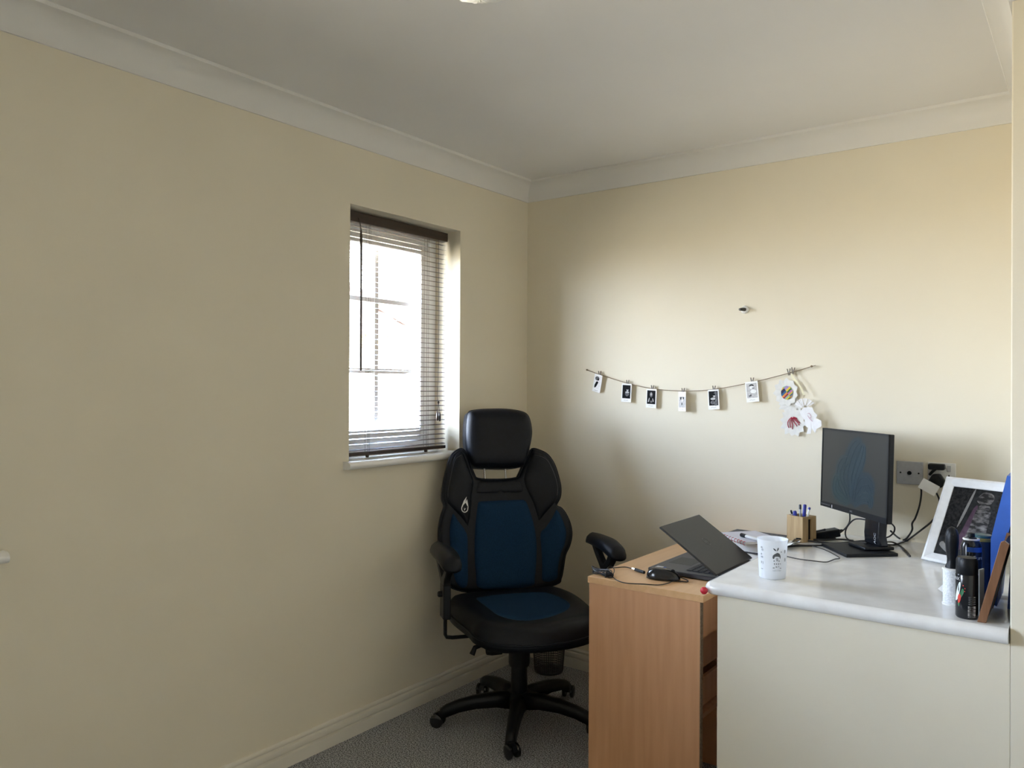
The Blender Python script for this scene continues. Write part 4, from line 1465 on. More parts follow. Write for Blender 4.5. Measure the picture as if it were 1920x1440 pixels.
for i, (pts, hw) in enumerate(PET):
    hw *= 1.1
    sp_ = smooth_path([(a * 1.14 + 0.004, (b + 0.115) * 1.13 - 0.115, 0) for a, b in pts], 8)
    n_ = len(sp_)
    vs, fs = [], []
    for k, q in enumerate(sp_):
        t_ = (sp_[min(k + 1, n_ - 1)] - sp_[max(k - 1, 0)]).normalized()
        w_ = hw * math.sin(math.pi * (0.06 + 0.90 * k / (n_ - 1))) ** 0.7
        for s_ in (-1, 1):
            u_, v_ = q.x - t_.y * w_ * s_, q.y + t_.x * w_ * s_
            vs.append(mp_(u_, max(v_, -MH + 0.021), 0.0007 + 0.00012 * i))
    for k in range(n_ - 1):
        fs.append((2 * k, 2 * k + 1, 2 * k + 3, 2 * k + 2))
    mbx = MB()
    mbx.add(vs, fs)
    mbx.build('bloom_petal', lit('petal_blue_%d' % i, BLU[i], 0.12), scr)
    # pale rim lines of the folds
    ln = MB()
    for f_ in (-0.75, -0.1, 0.55):
        pp = []
        for k, q in enumerate(sp_[2:-2]):
            t_ = (sp_[min(k + 3, n_ - 1)] - sp_[k + 1]).normalized()
            w_ = hw * math.sin(math.pi * (0.06 + 0.90 * (k + 2) / (n_ - 1))) ** 0.7
            pp.append(mp_(q.x - t_.y * w_ * f_, max(q.y + t_.x * w_ * f_, -MH + 0.022), 0.0015))
        ln.tube(pp, 0.0004, 4)
    ln.build('fold_line', lit('petal_rim', (0.042, 0.072, 0.090), 0.12), scr)
mbox(-0.135, -0.131, -MH + 0.003, -MH + 0.014, 0.0022, 0.0026).build('energy_sticker', M_PRINT, hous)
for k in range(7):
    mbox(-0.222 + 0.011 * k, -0.217 + 0.011 * k, -MH + 0.009, -MH + 0.0105, 0.0022, 0.0025).build('button_mark', M_STEEL, hous)
text_mesh('AOC', 0.008, lambda x, y: mp_(0.0 + x, -MH + 0.010 + y, 0.0026)).build('brand_lettering', M_STEEL, hous)
# neck and foot: foot placed where it stands on the worktop
Rz = Matrix.Rotation(-MAZ, 3, 'Z')


def ml(x, y, z):
    return Rz @ (Vector((x, y, z)) - mon.location)


fo = [ml(1.538, 2.987, WT), ml(1.662, 2.834, WT)]
back_ = Vector((0, 0.19, 0))
foot = [(fo[0].x, fo[0].y), (fo[1].x, fo[1].y), (fo[1].x, fo[1].y + 0.19), (fo[0].x, fo[0].y + 0.19)]
MB().prism(foot, 0.0, 0.012).build('foot', M_BLACK, mon, bevel=0.003)
nx_ = 0.086
hub_ = MB().prism([(nx_ - 0.055, -0.035), (nx_ + 0.055, -0.035), (nx_ + 0.055, 0.075), (nx_ - 0.055, 0.075)], 0.0122, 0.024)
hub_.build('foot_block', M_BLACK, mon, bevel=0.004)
nk = MB()
NP = [(0.035, 0.022), (0.030, 0.06), (0.034, 0.11), (0.040, 0.17), (0.042, 0.24)]
vs, fs = [], []
for y_, z_ in NP:
    hw = 0.046 if z_ > 0.05 else 0.05
    vs += [(nx_ - hw, y_ - 0.011, z_), (nx_ + hw, y_ - 0.011, z_), (nx_ + hw, y_ + 0.022, z_), (nx_ - hw, y_ + 0.022, z_)]
for i in range(len(NP) - 1):
    for j in range(4):
        j2 = (j + 1) % 4
        fs.append((4 * i + j, 4 * i + j2, 4 * i + 4 + j2, 4 * i + 4 + j))
fs += [(0, 3, 2, 1), tuple(4 * len(NP) - 4 + j for j in range(4))]
nk.add(vs, fs)
neck = nk.build('neck', M_BLACKG, mon, bevel=0.006)
text_mesh('AOC', 0.017, lambda x, y: Vector((nx_ + 0.026 - y, 0.0185, 0.050 + x))).build('neck_lettering', M_STEEL, neck)

# ------------------------------------------------------------------ cables on the worktop


def cable(name, label, pts, r, material=None, n=6):
    pts = [(x, min(y, YB - 0.006), z) for x, y, z in pts]
    t = thing(name, label, 'cable', pts[0])
    sp_ = smooth_path([S(p) - S(pts[0]) for p in pts], n)
    MB().tube(sp_, r, 7).build('cable_run', material or M_CABLE, t, smooth='all')
    return t


cable('cable', 'black video cable hanging from the monitor down to the power adapter', CABLE_VIDEO, 0.0028)
cable('cable', 'black cable looping out behind the monitor stand', CABLE_LOOP, 0.0028)
cable('cable', 'short black cable bulging out right of the monitor neck', CABLE_RIGHT_LOOP, 0.0028)
pa = cable('cable', 'black mains cable with a white tag dropping from the socket', CABLE_PLUG, 0.0034)
pb = cable('cable', 'black mains cable running from the socket behind the picture frame to the monitor', CABLE_PLUG_SECOND, 0.0034)
cable('cable', 'black cable curving over the back right corner of the monitor foot', CABLE_SHORT, 0.0030)
cable('cable', 'thin black cable lying in a pointed loop in front of the monitor foot', CABLE_FRONT, 0.0018)
BL_ = ['topmost strand of the black cable tangle beside the pen pot', 'lowest strand of the black cable tangle running to the monitor foot',
       'middle strand of the black cable tangle in front of the adapter', 'strand of the black cable tangle under the adapter', 'short strand of the black cable tangle leading into the adapter']
for lab, pts in zip(BL_, (CABLE_BUNDLE1, CABLE_BUNDLE2, CABLE_BUNDLE3, CABLE_BUNDLE4, CABLE_BUNDLE5)):
    cable('cable', lab, pts, 0.0036)['group'] = 'cable tangle by the pen pot'
# tag on the plug cable
MB().box((-0.036, -0.0205, -0.016), (0.024, -0.0195, 0.024), rotm((0.034, -0.016, 0.006), ry=math.radians(28))).build('label_tag', M_PAPER, pa)
ad = thing('power_adapter', 'black power adapter lying on the worktop behind the cables', 'adapter', (1.515, 3.145, WT), math.radians(38))
MB().box((-0.048, -0.022, 0.004), (0.048, 0.022, 0.034), rotm(ry=math.radians(-9))).build('adapter_body', M_BLACK, ad, bevel=0.004)
MB().tube([(0.046, 0, 0.028), (0.062, 0, 0.033)], [0.008, 0.004], 8).build('strain_relief', M_BLACK, ad, smooth=True)
MB().box((-0.03, -0.015, -0.0), (0.03, 0.015, 0.006)).build('adapter_base', M_BLACK, ad)

# ------------------------------------------------------------------ wall plates
sk = thing('aerial_socket', 'grey square aerial socket plate on the back wall right of the monitor', 'socket', (1.779, YB, 1.0525))
MB().box((-0.045, -0.009, -0.043), (0.045, 0, 0.043)).build('plate', M_STEEL, sk, bevel=0.002)
for x in (-0.031, 0.031):
    MB().lathe([(0.0032, 0), (0.0032, 0.0012), (0.002, 0.0016)], 10, rotm((x, -0.009, 0), rx=math.pi / 2)).build('screw', M_BLACK, sk)
a_ = MB().lathe([(0.0075, 0), (0.0075, 0.004), (0.0055, 0.0045), (0.0055, 0.001), (0.001, 0.001)], 16, rotm((0, -0.009, 0), rx=math.pi / 2))
a_.build('aerial_port', M_BLACK, sk, smooth=True)
ds = thing('power_socket', 'white switched mains socket on the back wall above the picture frame', 'socket', (1.886, YB, 1.054))
MB().box((-0.046, -0.009, -0.043), (0.046, 0, 0.043)).build('plate', M_WHITE, ds, bevel=0.002)
for x in (0.024,):
    MB().box((x - 0.006, -0.0125, 0.012), (x + 0.006, -0.009, 0.034)).build('rocker_switch', M_STEEL, ds, bevel=0.001)
    MB().box((x - 0.002, -0.0102, -0.006), (x + 0.002, -0.009, 0.0)).build('socket_slot', M_BLACK, ds)
for nm, lab, x, z, sc in (('mains_plug', 'black mains plug in the left socket, turned flat at the top', 1.872, 1.083, 0.8), ('mains_plug', 'black mains plug hanging lower with the tagged cable', 1.872, 1.030, 1.0)):
    p_ = thing(nm, lab, 'plug', (x, YB - 0.009, z), 0, 'plugs in the mains socket')
    if sc < 1:
        MB().box((-0.027, -0.032, -0.011), (0.027, 0, 0.011)).build('plug_body', M_BLACK, p_, bevel=0.005)
        MB().tube([(0, -0.028, -0.006), (-0.012, -0.030, -0.018), (-0.022, -0.020, -0.03)], 0.005, 8).build('cable_grip', M_BLACK, p_, smooth=True)
    else:
        MB().prism([(-0.024, -0.020), (0.020, -0.022), (0.028, 0.004), (0.012, 0.028), (-0.012, 0.026), (-0.026, 0.0)], 0.003, 0.036,
                   Matrix(((1, 0, 0, 0), (0, 0, -1, 0), (0, 1, 0, 0), (0, 0, 0, 1)))).build('plug_body', M_BLACK, p_, bevel=0.005)
        MB().tube([(-0.012, -0.022, -0.012), (-0.035, -0.040, -0.024)], [0.007, 0.004], 8).build('cable_grip', M_BLACK, p_, smooth=True)

# ------------------------------------------------------------------ bamboo pen pot with pens
pot = thing('pen_pot', 'square bamboo pen pot with a dark slot in its side standing near the back wall', 'pen pot', (1.447, 3.055, WT), math.radians(-24))
PW, PHt = 0.037, 0.095
for sx, sy in ((1, 0), (-1, 0), (0, 1), (0, -1)):
    mbx = MB()
    if sx:
        if sx == 1:   # side with an upright slot
            for y0_, y1_ in ((-PW, -0.006), (0.010, PW)):
                mbx.box((PW - 0.006, y0_, 0), (PW, y1_, PHt))
            mbx.box((PW - 0.006, -0.006, 0), (PW, 0.010, 0.008)).box((PW - 0.006, -0.006, PHt - 0.010), (PW, 0.010, PHt))
        else:
            mbx.box((-PW, -PW, 0), (-PW + 0.006, PW, PHt))
    else:
        mbx.box((-PW + 0.006, sy * PW - (0.006 if sy > 0 else 0), 0), (PW - 0.006, sy * PW + (0 if sy > 0 else 0.006), PHt))
    mbx.build('pot_wall', M_BAMBOO, pot)
MB().box((-PW + 0.006, -PW + 0.006, 0.0), (PW - 0.006, PW - 0.006, 0.005)).build('pot_base', M_BAMBOO, pot)
MB().box((PW - 0.010, -0.02, 0.006), (PW - 0.0085, 0.024, PHt - 0.004)).build('slot_backing', M_BLACK, pot)

M_CLEAR = mat('pen_clear', (0.62, 0.64, 0.66), 0.2, var=0.04, scale=60)


def pen(dx, dy, lean_x, lean_y, top, body, cap, label, r=0.0042, capl=0.03):
    a = Vector((pot.location.x + dx * 0.3, pot.location.y + dy * 0.3, WT + 0.0055))
    b = Vector((pot.location.x + dx + lean_x, pot.location.y + dy + lean_y, WT + top))
    t = thing('pen', label, 'pen', a, 0, 'pens in the bamboo pot')
    d = b - a
    L_ = d.length
    d.normalize()
    MB().tube([(0, 0, 0), d * 0.012, d * (L_ - capl)], [0.001, r, r], 8).build('barrel', body, t, smooth=True)
    MB().tube([d * (L_ - capl), d * (L_ - 0.003), d * L_], [r * 1.18, r * 1.18, r * 0.8], 8).build('cap', cap, t, smooth=True)


pen(-0.024, -0.018, -0.010, 0.0, 0.113, M_CLEAR, M_BLACK, 'thin dark-tipped pen leaning out at the left of the bamboo pot', 0.0030, 0.014)
pen(-0.008, -0.020, -0.012, 0.0, 0.112, M_PENBLUE, M_PENBLUE, 'short blue pen leaning left in the bamboo pot', 0.0062, 0.03)
pen(-0.004, 0.004, -0.004, 0.004, 0.134, M_CLEAR, M_MESHGREY, 'clear pen with a dark grey end standing mid pot', 0.0042, 0.018)
pen(0.010, 0.004, 0.0, 0.004, 0.136, M_BLACK, M_PENBLUE, 'tall pen with a broad blue cap standing mid pot', 0.0055, 0.045)
pen(0.022, -0.002, 0.008, 0.0, 0.128, M_WHITE, M_PENBLUE, 'white pen with a navy end leaning right in the pot', 0.0042, 0.008)

# ------------------------------------------------------------------ frosted cup with printed acorn child
M_CUP = bpy.data.materials.new('frosted_plastic')
M_CUP.use_nodes = True
_n = M_CUP.node_tree
_b = _n.nodes['Principled BSDF']
_b.inputs['Base Color'].default_value = (0.93, 0.95, 0.97, 1)
_b.inputs['Roughness'].default_value = 0.4
_t = _n.nodes.new('ShaderNodeBsdfTranslucent')
_t.inputs['Color'].default_value = (0.95, 0.97, 1.0, 1)
_m = _n.nodes.new('ShaderNodeMixShader')
_m.inputs[0].default_value = 0.5
_tx = _n.nodes.new('ShaderNodeTexNoise')
_tx.inputs['Scale'].default_value = 150
_bp = _n.nodes.new('ShaderNodeBump')
_bp.inputs['Strength'].default_value = 0.05
_n.links.new(_tx.outputs['Fac'], _bp.inputs['Height'])
_n.links.new(_bp.outputs[0], _b.inputs['Normal'])
_n.links.new(_b.outputs[0], _m.inputs[1])
_n.links.new(_t.outputs[0], _m.inputs[2])
_n.links.new(_m.outputs[0], _n.nodes['Material Output'].inputs[0])
CUP = (1.552, 2.406)
CH, CR0, CR1 = 0.118, 0.0385, 0.0445
cup = thing('plastic_cup', 'frosted white plastic cup printed with an acorn and leaves near the worktop corner', 'cup', (*CUP, WT), math.atan2(-CUP[1], 2.3485 - CUP[0]))
prof = [(0.001, 0.0), (CR0 - 0.002, 0.0), (CR0, 0.002), (CR1, CH - 0.002), (CR1 + 0.001, CH), (CR1 - 0.0012, CH - 0.001), (CR0 - 0.002, 0.004), (0.001, 0.004)]
MB().lathe(prof, 48, None, True, True).build('cup_wall', M_CUP, cup, smooth=True)


def cy(a, z, off=0.0007):
    """a: distance along the surface from the line facing the viewer (image right = +), z height"""
    r_ = CR0 + (CR1 - CR0) * z / CH + off
    th = a / r_
    return Vector((r_ * math.cos(th), r_ * math.sin(th), z))


def cup_blob(pts, material=M_GREYPRINT, name='print_mark'):
    q = smooth_loop(pts, 2)
    mbx = MB()
    mbx.add([cy(p.x, p.y) for p in q], [tuple(range(len(q)))])
    mbx.build(name, material, cup)


K0 = 0.014
cup_blob([(K0 - 0.012, 0.096), (K0 - 0.006, 0.094), (K0 - 0.002, 0.088), (K0 - 0.008, 0.090)], name='leaf_print')
cup_blob([(K0 + 0.003, 0.099), (K0 + 0.005, 0.094), (K0 + 0.0, 0.087), (K0 + 0.0, 0.093)], name='leaf_print')
cup_blob([(K0 - 0.013, 0.066), (K0 - 0.012, 0.075), (K0 - 0.003, 0.081), (K0 + 0.001, 0.083), (K0 + 0.008, 0.079), (K0 + 0.011, 0.070), (K0 + 0.009, 0.064), (K0 + 0.007, 0.070), (K0 - 0.006, 0.071), (K0 - 0.009, 0.064)], name='acorn_cap_print')
M_LG = mat('light_grey_print', (0.38, 0.39, 0.40), 0.7, var=0.2, scale=200)
for x_, z_, rx, rz_, mm in ((K0 - 0.009, 0.058, 0.002, 0.0015, M_GREYPRINT), (K0, 0.059, 0.003, 0.0012, M_GREYPRINT), (K0 + 0.006, 0.058, 0.002, 0.0015, M_GREYPRINT), (K0, 0.064, 0.004, 0.003, M_LG),
                           (K0 + 0.013, 0.085, 0.0022, 0.0022, M_LG), (K0 - 0.008, 0.049, 0.0012, 0.003, M_GREYPRINT), (K0 - 0.002, 0.049, 0.0012, 0.0025, M_GREYPRINT), (K0 + 0.004, 0.049, 0.0012, 0.0025, M_GREYPRINT), (K0 + 0.010, 0.049, 0.002, 0.001, M_GREYPRINT),
                           (K0 - 0.002, 0.040, 0.003, 0.002, M_LG), (K0 + 0.005, 0.041, 0.001, 0.003, M_LG), (K0 - 0.010, 0.037, 0.003, 0.002, M_LG), (K0 + 0.011, 0.036, 0.003, 0.0015, M_LG), (K0, 0.0285, 0.014, 0.0007, M_LG),
                           (-0.034, 0.095, 0.004, 0.003, M_LG), (-0.031, 0.088, 0.004, 0.004, M_LG), (-0.035, 0.075, 0.003, 0.003, M_LG), (-0.033, 0.066, 0.005, 0.003, M_LG), (-0.035, 0.05, 0.002, 0.004, M_LG), (-0.029, 0.049, 0.001, 0.005, M_LG), (-0.033, 0.030, 0.005, 0.0012, M_LG),
                           (0.042, 0.085, 0.003, 0.006, M_LG), (0.043, 0.06, 0.003, 0.006, M_LG)):
    cup_blob([(x_ + rx * math.cos(2 * math.pi * k / 6), z_ + rz_ * math.sin(2 * math.pi * k / 6)) for k in range(6)], mm)

# ------------------------------------------------------------------ notebooks, marker and paper behind the laptop
for k, (nm, lab, z0_, th_, mt_) in enumerate((('book', 'thick dark book at the bottom of the pile behind the laptop', DT, 0.034, M_LAPB), ('book', 'thinner grey book in the middle of the pile behind the laptop', DT + 0.0345, 0.036, M_PG))):
    b_ = thing(nm, lab, 'book', (1.265, 3.02, z0_), math.radians(-8 + 5 * k))
    MB().box((-0.105, -0.12, 0.002), (0.105, 0.12, th_ - 0.002)).build('pages', M_PAPER, b_)
    c_ = MB().box((-0.108, -0.123, 0), (0.108, 0.123, 0.002)).box((-0.108, -0.123, th_ - 0.002), (0.108, 0.123, th_)).box((-0.110, -0.123, 0), (-0.108, 0.123, th_))
    c_.build('cover', mt_, b_)
nb = thing('spiral_notebook', 'white spiral-bound notebook with red wire on top of the pile behind the laptop', 'notebook', (1.285, 2.985, DT + 0.071), math.radians(-38))
MB().box((-0.10, -0.095, 0.0), (0.10, 0.075, 0.008)).build('pages', M_PAPER, nb)
MB().box((-0.10, -0.095, 0.0082), (0.10, 0.075, 0.0092)).build('cover', mat('lilac_cover', (0.62, 0.62, 0.70), 0.5, var=0.03, scale=30), nb)
for k in range(20):
    x_ = -0.094 + 0.0099 * k
    MB().tube([(x_, -0.095 + 0.006 * math.cos(2 * math.pi * j / 10), 0.0045 + 0.0065 * math.sin(2 * math.pi * j / 10)) for j in range(10)], 0.0011, 5, closed=True).build('wire_ring', M_RED if k % 2 else M_WHITE, nb, smooth='all')
mk = thing('marker_pen', 'white marker pen with a black cap lying on the spiral notebook', 'pen', (1.295, 2.918, DT + 0.0875), math.radians(-34))
MB().tube([(-0.018, 0, 0), (0.065, 0, 0), (0.070, 0, 0)], [0.0066, 0.0066, 0.004], 12).build('barrel', M_WHITE, mk, smooth=True)
MB().tube([(-0.052, 0, 0), (-0.048, 0, 0), (-0.018, 0, 0)], [0.005, 0.0075, 0.0075], 12).build('cap', M_BLACK, mk, smooth=True)
pp_ = thing('paper_sheet', 'curled white paper sheet lying behind the frosted cup', 'paper', (1.43, 2.90, WT))
vs, fs = [], []
for j in range(6):
    for i in range(8):
        x_, y_ = -0.035 + 0.012 * i, -0.07 + 0.022 * j
        vs.append((x_, y_, 0.003 + 0.02 * (i / 7) ** 2 + 0.004 * math.sin(j * 1.1)))
for j in range(5):
    for i in range(7):
        a = j * 8 + i
        fs.append((a, a + 1, a + 9, a + 8))
mb_ = MB()
mb_.add(vs, fs)
mb_.build('sheet', M_PAPER, pp_, smooth='all')

# ------------------------------------------------------------------ white picture frame leaning back
FA, FL = -0.4228, 0.4819
pf = thing('picture_frame', 'white wooden picture frame with a dark photo leaning back beside the sockets', 'picture frame', (1.8753, 2.9481, WT + 0.004), FA)
FW, FH = 0.232, 0.303


def fp(u, v, n):
    return Vector((u, v * math.sin(FL) - n * math.cos(FL), v * math.cos(FL) + n * math.sin(FL)))


def fbox(u0, u1, v0, v1, n0, n1):
    vs = [fp(u, v, n) for n in (n0, n1) for v in (v0, v1) for u in (u0, u1)]
    mbx = MB()
    mbx.add(vs, [(0, 2, 3, 1), (4, 5, 7, 6), (0, 1, 5, 4), (2, 6, 7, 3), (0, 4, 6, 2), (1, 3, 7, 5)])
    return mbx


def rail(pts_o, pts_i):
    """mitred rail with sloping inner face"""
    (a, b), (c, d) = pts_o, pts_i
    mid = lambda p, q, t: (p[0] + (q[0] - p[0]) * t, p[1] + (q[1] - p[1]) * t)
    rings = []
    for o_, i_ in ((a, c), (b, d)):
        rings.append([fp(*o_, -0.008), fp(*o_, 0.007), fp(*mid(o_, i_, 0.25), 0.009), fp(*mid(o_, i_, 0.45), 0.006), fp(*mid(o_, i_, 0.9), 0.002), fp(*i_, 0.0), fp(*i_, -0.008)])
    n = 7
    mbx = MB()
    mbx.add(rings[0] + rings[1], [(k, (k + 1) % n, n + (k + 1) % n, n + k) for k in range(n)] + [tuple(range(n))[::-1], tuple(range(n, 2 * n))])
    o = mbx.build('frame_rail', M_FRAME, pf, smooth=True)
    bm = bmesh.new()
    bm.from_mesh(o.data)
    bmesh.ops.recalc_face_normals(bm, faces=bm.faces)
    bm.to_mesh(o.data)
    bm.free()


M_FRAME = mat('frame_white', (0.74, 0.75, 0.76), 0.4, var=0.03, scale=60, stretch=(1, 1, 1))
rw = 0.030
O4 = [(0, 0), (FW, 0), (FW, FH), (0, FH)]
I4 = [(rw, rw), (FW - rw, rw), (FW - rw, FH - rw), (rw, FH - rw)]
for k in range(4):
    rail((O4[k], O4[(k + 1) % 4]), (I4[k], I4[(k + 1) % 4]))
pic_ = fbox(rw - 0.004, FW - rw + 0.004, rw - 0.004, FH - rw + 0.004, -0.006, -0.003).build('photo', mat('photo_black', (0.007, 0.007, 0.008), 0.5, spec=0.12, color2=(0.028, 0.027, 0.027), scale=120, detail=4), pf)


def fblob(pts, n, material, name='photo_detail'):
    q = smooth_loop(pts, 3)
    mbx = MB()
    mbx.add([fp(p.x, p.y, n) for p in q], [tuple(range(len(q)))])
    mbx.build(name, material, pic_)


M_F1 = mat('photo_pale_grey', (0.022, 0.021, 0.021), 0.5, color2=(0.20, 0.19, 0.19), scale=38, detail=3, stretch=(1, 1, 2.6), spec=0.12, lo=0.42, hi=0.68)
M_F2 = mat('photo_mauve', (0.075, 0.045, 0.07), 0.5, spec=0.12, var=0.2, scale=60)
M_F3 = mat('photo_charcoal', (0.020, 0.021, 0.022), 0.5, spec=0.12, var=0.35, scale=60)
M_F4 = mat('photo_strip', (0.22, 0.215, 0.21), 0.5, spec=0.12, var=0.1, scale=60)
fblob([(0.088, 0.035), (0.13, 0.035), (0.185, 0.268), (0.110, 0.268)], -0.0027, M_F3)
fblob([(0.100, 0.262), (0.106, 0.262), (0.092, 0.17), (0.080, 0.13), (0.083, 0.17)], -0.0024, M_F4)
fblob([(0.086, 0.06), (0.112, 0.06), (0.126, 0.14), (0.128, 0.21), (0.116, 0.205), (0.100, 0.13)], -0.0022, M_F2)
fblob([(0.118, 0.235), (0.132, 0.262), (0.160, 0.262), (0.172, 0.245), (0.162, 0.222), (0.136, 0.220)], -0.0020, M_F1)
fblob([(0.112, 0.06), (0.120, 0.14), (0.126, 0.20), (0.140, 0.224), (0.160, 0.222), (0.172, 0.20), (0.176, 0.14), (0.170, 0.06)], -0.0021, M_F1)
fblob([(0.032, 0.034), (0.075, 0.034), (0.060, 0.075), (0.036, 0.095)], -0.0024, M_F3)
fblob([(0.040, 0.062), (0.072, 0.040), (0.078, 0.046), (0.050, 0.076)], -0.0020, M_F4)
mbx = MB().prism([(0.09, 0.0), (0.14, 0.0), (0.13, 0.2), (0.10, 0.2)], 0.0, 0.004)
st_ = MB()
st_.add([fp(0.10, 0.19, -0.009), fp(0.13, 0.19, -0.009), Vector((0.14, 0.205, 0.001)), Vector((0.09, 0.205, 0.001))], [(0, 1, 2, 3)])
st_.build('easel_strut', M_BLACK, pf)

# ------------------------------------------------------------------ lint roller, spray cans
M_TAPE = mat('speckled_tape', (0.60, 0.63, 0.67), 0.6, color2=(0.80, 0.82, 0.84), scale=260, detail=2)
lr = thing('lint_roller', 'lint roller standing upright with a white tape roll and black handle', 'lint roller', (2.035, 2.400, WT))
MB().lathe([(0.0215, 0.002), (0.0215, 0.094)], 28).build('tape_roll', M_TAPE, lr, smooth=True)
for z_ in (0.0, 0.093):
    MB().lathe([(0.023, z_), (0.0235, z_ + 0.001), (0.0235, z_ + 0.004), (0.021, z_ + 0.005)], 28).build('end_ring', M_WHITE, lr, smooth=True)
hn = MB().lathe([(0.0165, 0.098), (0.016, 0.102), (0.0125, 0.110), (0.012, 0.122), (0.0145, 0.142), (0.0168, 0.168), (0.016, 0.188), (0.012, 0.200), (0.006, 0.206), (0.001, 0.208)], 24)
hn.build('handle', M_BLACK, lr, smooth=True)
MB().tube([(0.004, -0.0135, 0.189), (0.004, -0.017, 0.189)], 0.003, 8).build('hang_hole', M_BLACKG, lr)
tg = thing('paper_tab', 'small white card corner sticking out behind the lint roller', 'card', (2.010, 2.435, WT))
MB().prism([(0, 0.018), (-0.014, 0.026), (0.004, 0.046), (0.012, 0.03)], -0.0004, 0.0004, rotm(rx=math.pi / 2)).build('card', M_PAPER, tg)
tg.location.z = WT + 0.002

CAN = (2.083, 2.288)
can = thing('spray_can', 'black deodorant can with red and green artwork at the front of the worktop', 'spray can', (*CAN, WT), math.atan2(-CAN[1], 2.3485 - CAN[0]))
R1, H1 = 0.0255, 0.152
MB().lathe([(0.0225, 0.0), (R1, 0.004), (R1, 0.108), (R1 - 0.0008, 0.110)], 32).build('can_body', M_BLACKG, can, smooth=True)
MB().lathe([(R1 - 0.0008, 0.1105), (R1 - 0.0004, 0.111), (R1 - 0.001, 0.145), (R1 - 0.004, 0.1515), (0.010, 0.1525)], 32).build('can_cap', M_BLACK, can, smooth=True)


def cn(R_):
    return lambda a, z, off=0.0004: Vector(((R_ + off) * math.cos(a / R_), (R_ + off) * math.sin(a / R_), z))


c1_ = cn(R1)


def can_blob(pts, material, name='can_artwork', off=0.0004):
    q = smooth_loop(pts, 3)
    mbx = MB()
    mbx.add([c1_(p.x, p.y, off) for p in q], [tuple(range(len(q)))])
    mbx.build(name, material, can)


M_ARTW = mat('art_white', (0.72, 0.78, 0.76), 0.4, var=0.05, scale=60)
M_ARTR = mat('art_red', (0.62, 0.05, 0.03), 0.4, var=0.1, scale=60)
M_ARTG = mat('art_green', (0.03, 0.16, 0.07), 0.4, var=0.1, scale=60)
A0 = -0.018
can_blob([(A0 - 0.014, 0.044), (A0 - 0.008, 0.070), (A0 + 0.0, 0.090), (A0 + 0.004, 0.088), (A0 + 0.001, 0.066), (A0 - 0.006, 0.046)], M_ARTW)
can_blob([(A0 + 0.002, 0.062), (A0 + 0.008, 0.076), (A0 + 0.012, 0.070), (A0 + 0.007, 0.056), (A0 - 0.001, 0.046)], M_ARTG, off=0.0006)
can_blob([(A0 - 0.004, 0.052), (A0 + 0.001, 0.062), (A0 + 0.005, 0.056), (A0 + 0.003, 0.044), (A0 - 0.002, 0.038)], M_ARTR, off=0.0008)
for x_, z_ in ((0.010, 0.084), (0.014, 0.077), (0.013, 0.070)):
    can_blob([(A0 + x_ + 0.0013 * math.cos(k), z_ + 0.0016 * math.sin(k)) for k in (0, 1.57, 3.14, 4.71)], M_ARTR, off=0.0006)
can_blob([(A0 - 0.004, 0.036), (A0 + 0.001, 0.042), (A0 + 0.0, 0.030)], M_ARTG)
text_mesh('LYNX', 0.011, lambda x, y: c1_(-0.031 + x, 0.0985 + y, 0.0006)).build('can_lettering', M_PRINT, can)
# bar code panel on the right flank
for k in range(9):
    can_blob([(0.004, 0.006 + 0.0032 * k), (0.020, 0.006 + 0.0032 * k), (0.020, 0.006 + 0.0032 * k + (0.0024 if k % 3 else 0.0012)), (0.004, 0.006 + 0.0032 * k + (0.0024 if k % 3 else 0.0012))], M_PRINT, 'barcode_bar')
for k in range(5):
    can_blob([(0.005, 0.038 + 0.0045 * k), (0.020, 0.038 + 0.0045 * k), (0.020, 0.0395 + 0.0045 * k), (0.005, 0.0395 + 0.0045 * k)], M_LG, 'small_print')

# second can: white collar ring, blue band, tick and lettering
CAN2 = (2.072, 2.470)
cb = thing('spray_can', 'black aerosol can with a white collar ring and blue band behind the front can', 'spray can', (*CAN2, WT), math.atan2(-CAN2[1], 2.3485 - CAN2[0]))
R2 = 0.026
MB().lathe([(0.023, 0.0), (R2, 0.004), (R2, 0.150), (R2 - 0.004, 0.161), (0.018, 0.1665)], 32).build('can_body', M_BLACKG, cb, smooth=True)
MB().tube([(0.0185 * math.cos(2 * math.pi * k / 28), 0.0185 * math.sin(2 * math.pi * k / 28), 0.1685) for k in range(28)], 0.0028, 6, closed=True).build('collar_ring', M_WHITE, cb, smooth='all')
MB().lathe([(0.015, 0.1665), (0.013, 0.173), (0.009, 0.175), (0.0085, 0.185), (0.002, 0.187)], 20).build('valve', M_BLACK, cb, smooth=True)
c2_ = cn(R2)


def patch(a0, a1, z0, z1, material, parent, f, name, off=0.0004, n=10):
    vs = [f(a0 + (a1 - a0) * k / n, z, off) for z in (z0, z1) for k in range(n + 1)]
    mbx = MB()
    mbx.add(vs, [(k, k + 1, n + 2 + k, n + 1 + k) for k in range(n)])
    mbx.build(name, material, parent)


patch(-0.010, 0.030, 0.137, 0.150, M_BLUE, cb, c2_, 'blue_band')
text_mesh('Sure', 0.015, lambda x, y: c2_(0.019 + x, 0.122 + y, 0.0006)).build('can_lettering', M_PRINT, cb)
tk = MB()
tk.add([c2_(-0.001, 0.123, 0.0006), c2_(0.0015, 0.118, 0.0006), c2_(0.006, 0.129, 0.0006), c2_(0.0015, 0.121, 0.0006)], [(0, 1, 2, 3)])
tk.build('tick_mark', M_PRINT, cb)

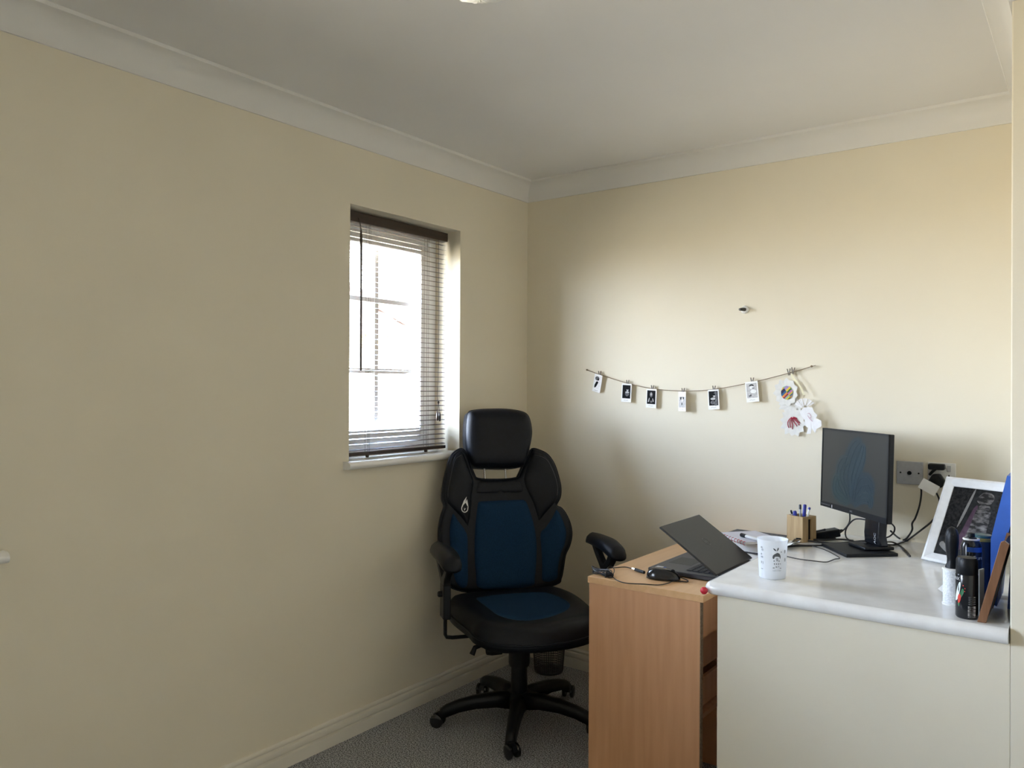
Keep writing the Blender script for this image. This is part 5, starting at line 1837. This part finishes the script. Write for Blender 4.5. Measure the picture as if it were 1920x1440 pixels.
# third can, dark blue with a gold rim
M_NAVY = mat('navy_tin', (0.008, 0.014, 0.035), 0.25, var=0.1, scale=60)
M_GOLD = mat('dull_gold', (0.28, 0.22, 0.06), 0.35, metal=0.6, var=0.1, scale=60)
CAN3 = (2.090, 2.560)
cc = thing('spray_can', 'dark blue can with a dull gold rim behind the collared can', 'spray can', (*CAN3, WT))
MB().lathe([(0.022, 0.0), (0.0255, 0.004), (0.0255, 0.156), (0.024, 0.160)], 32).build('can_body', M_NAVY, cc, smooth=True)
MB().lathe([(0.0262, 0.153), (0.0262, 0.160), (0.0235, 0.162)], 32).build('gold_rim', M_GOLD, cc, smooth=True)
MB().lathe([(0.0235, 0.1621), (0.0235, 0.168), (0.020, 0.1705)], 32).build('can_lid', mat('teal_lid', (0.02, 0.07, 0.08), 0.3, var=0.1, scale=50), cc, smooth=True)

# ------------------------------------------------------------------ boards leaning against the projecting wall
XZ = Matrix(((1, 0, 0, 0), (0, 0, 1, 0), (0, 1, 0, 0), (0, 0, 0, 1)))


def lean(name, label, cat, poly, y0, y1, material, part, bevel=0.0):
    """profile in x-z (metres), running from y0 to y1"""
    cx = sum(p[0] for p in poly) / len(poly)
    t = thing(name, label, cat, (cx, y0, WT))
    mbx = MB().prism([(x - cx, z - WT) for x, z in poly], 0, y1 - y0, XZ)
    o = mbx.build(part, material, t, bevel=bevel)
    bm = bmesh.new()
    bm.from_mesh(o.data)
    bmesh.ops.recalc_face_normals(bm, faces=bm.faces)
    bm.to_mesh(o.data)
    bm.free()
    return t


wbd = lean('wooden_frame', 'brown wooden frame edge leaning against the wall at the right end of the worktop', 'frame',
     [(2.109, WT + 0.0005), (2.128, WT + 0.0005), (2.176, 0.992), (2.166, 1.000), (2.158, 0.996)], 2.256, 2.270, M_BROWNWOOD, 'frame_side', 0.001)
MB().prism([(2.115 - wbd.location.x, 0.004), (2.1275 - wbd.location.x, 0.004), (2.1755 - wbd.location.x, 0.197), (2.163 - wbd.location.x, 0.197)], 0.0145, 0.16, XZ).build('backing_board', M_BLACK, wbd)
MB().prism([(2.109 - wbd.location.x, 0.0005), (2.128 - wbd.location.x, 0.0005), (2.176 - wbd.location.x, 0.199), (2.158 - wbd.location.x, 0.203)], 0.161, 0.175, XZ).build('frame_side', M_BROWNWOOD, wbd)
lean('blue_folder', 'bright blue folder leaning against the wall behind the spray cans', 'folder',
     [(2.121, 0.806), (2.136, 0.800), (2.146, 0.93), (2.1765, 1.06), (2.1765, 1.144), (2.158, 1.144), (2.122, 0.975)], 2.42, 2.60, M_BLUE, 'folder_body')
lean('blue_folder', 'second blue folder tucked behind the brown frame, nearest the wall', 'folder',
     [(2.158, WT + 0.0005), (2.167, WT + 0.0005), (2.177, 0.93), (2.177, 1.040), (2.170, 1.005)], 2.44, 2.60, M_BLUE, 'folder_body')
wc = thing('white_card', 'narrow white card standing between the cans and the blue folder', 'card', (2.112, 2.35, WT), math.radians(70))
MB().box((-0.012, -0.0015, 0), (0.012, 0.0015, 0.115)).build('card', M_PAPER, wc)
wc.location = (2.1085, 2.345, WT)
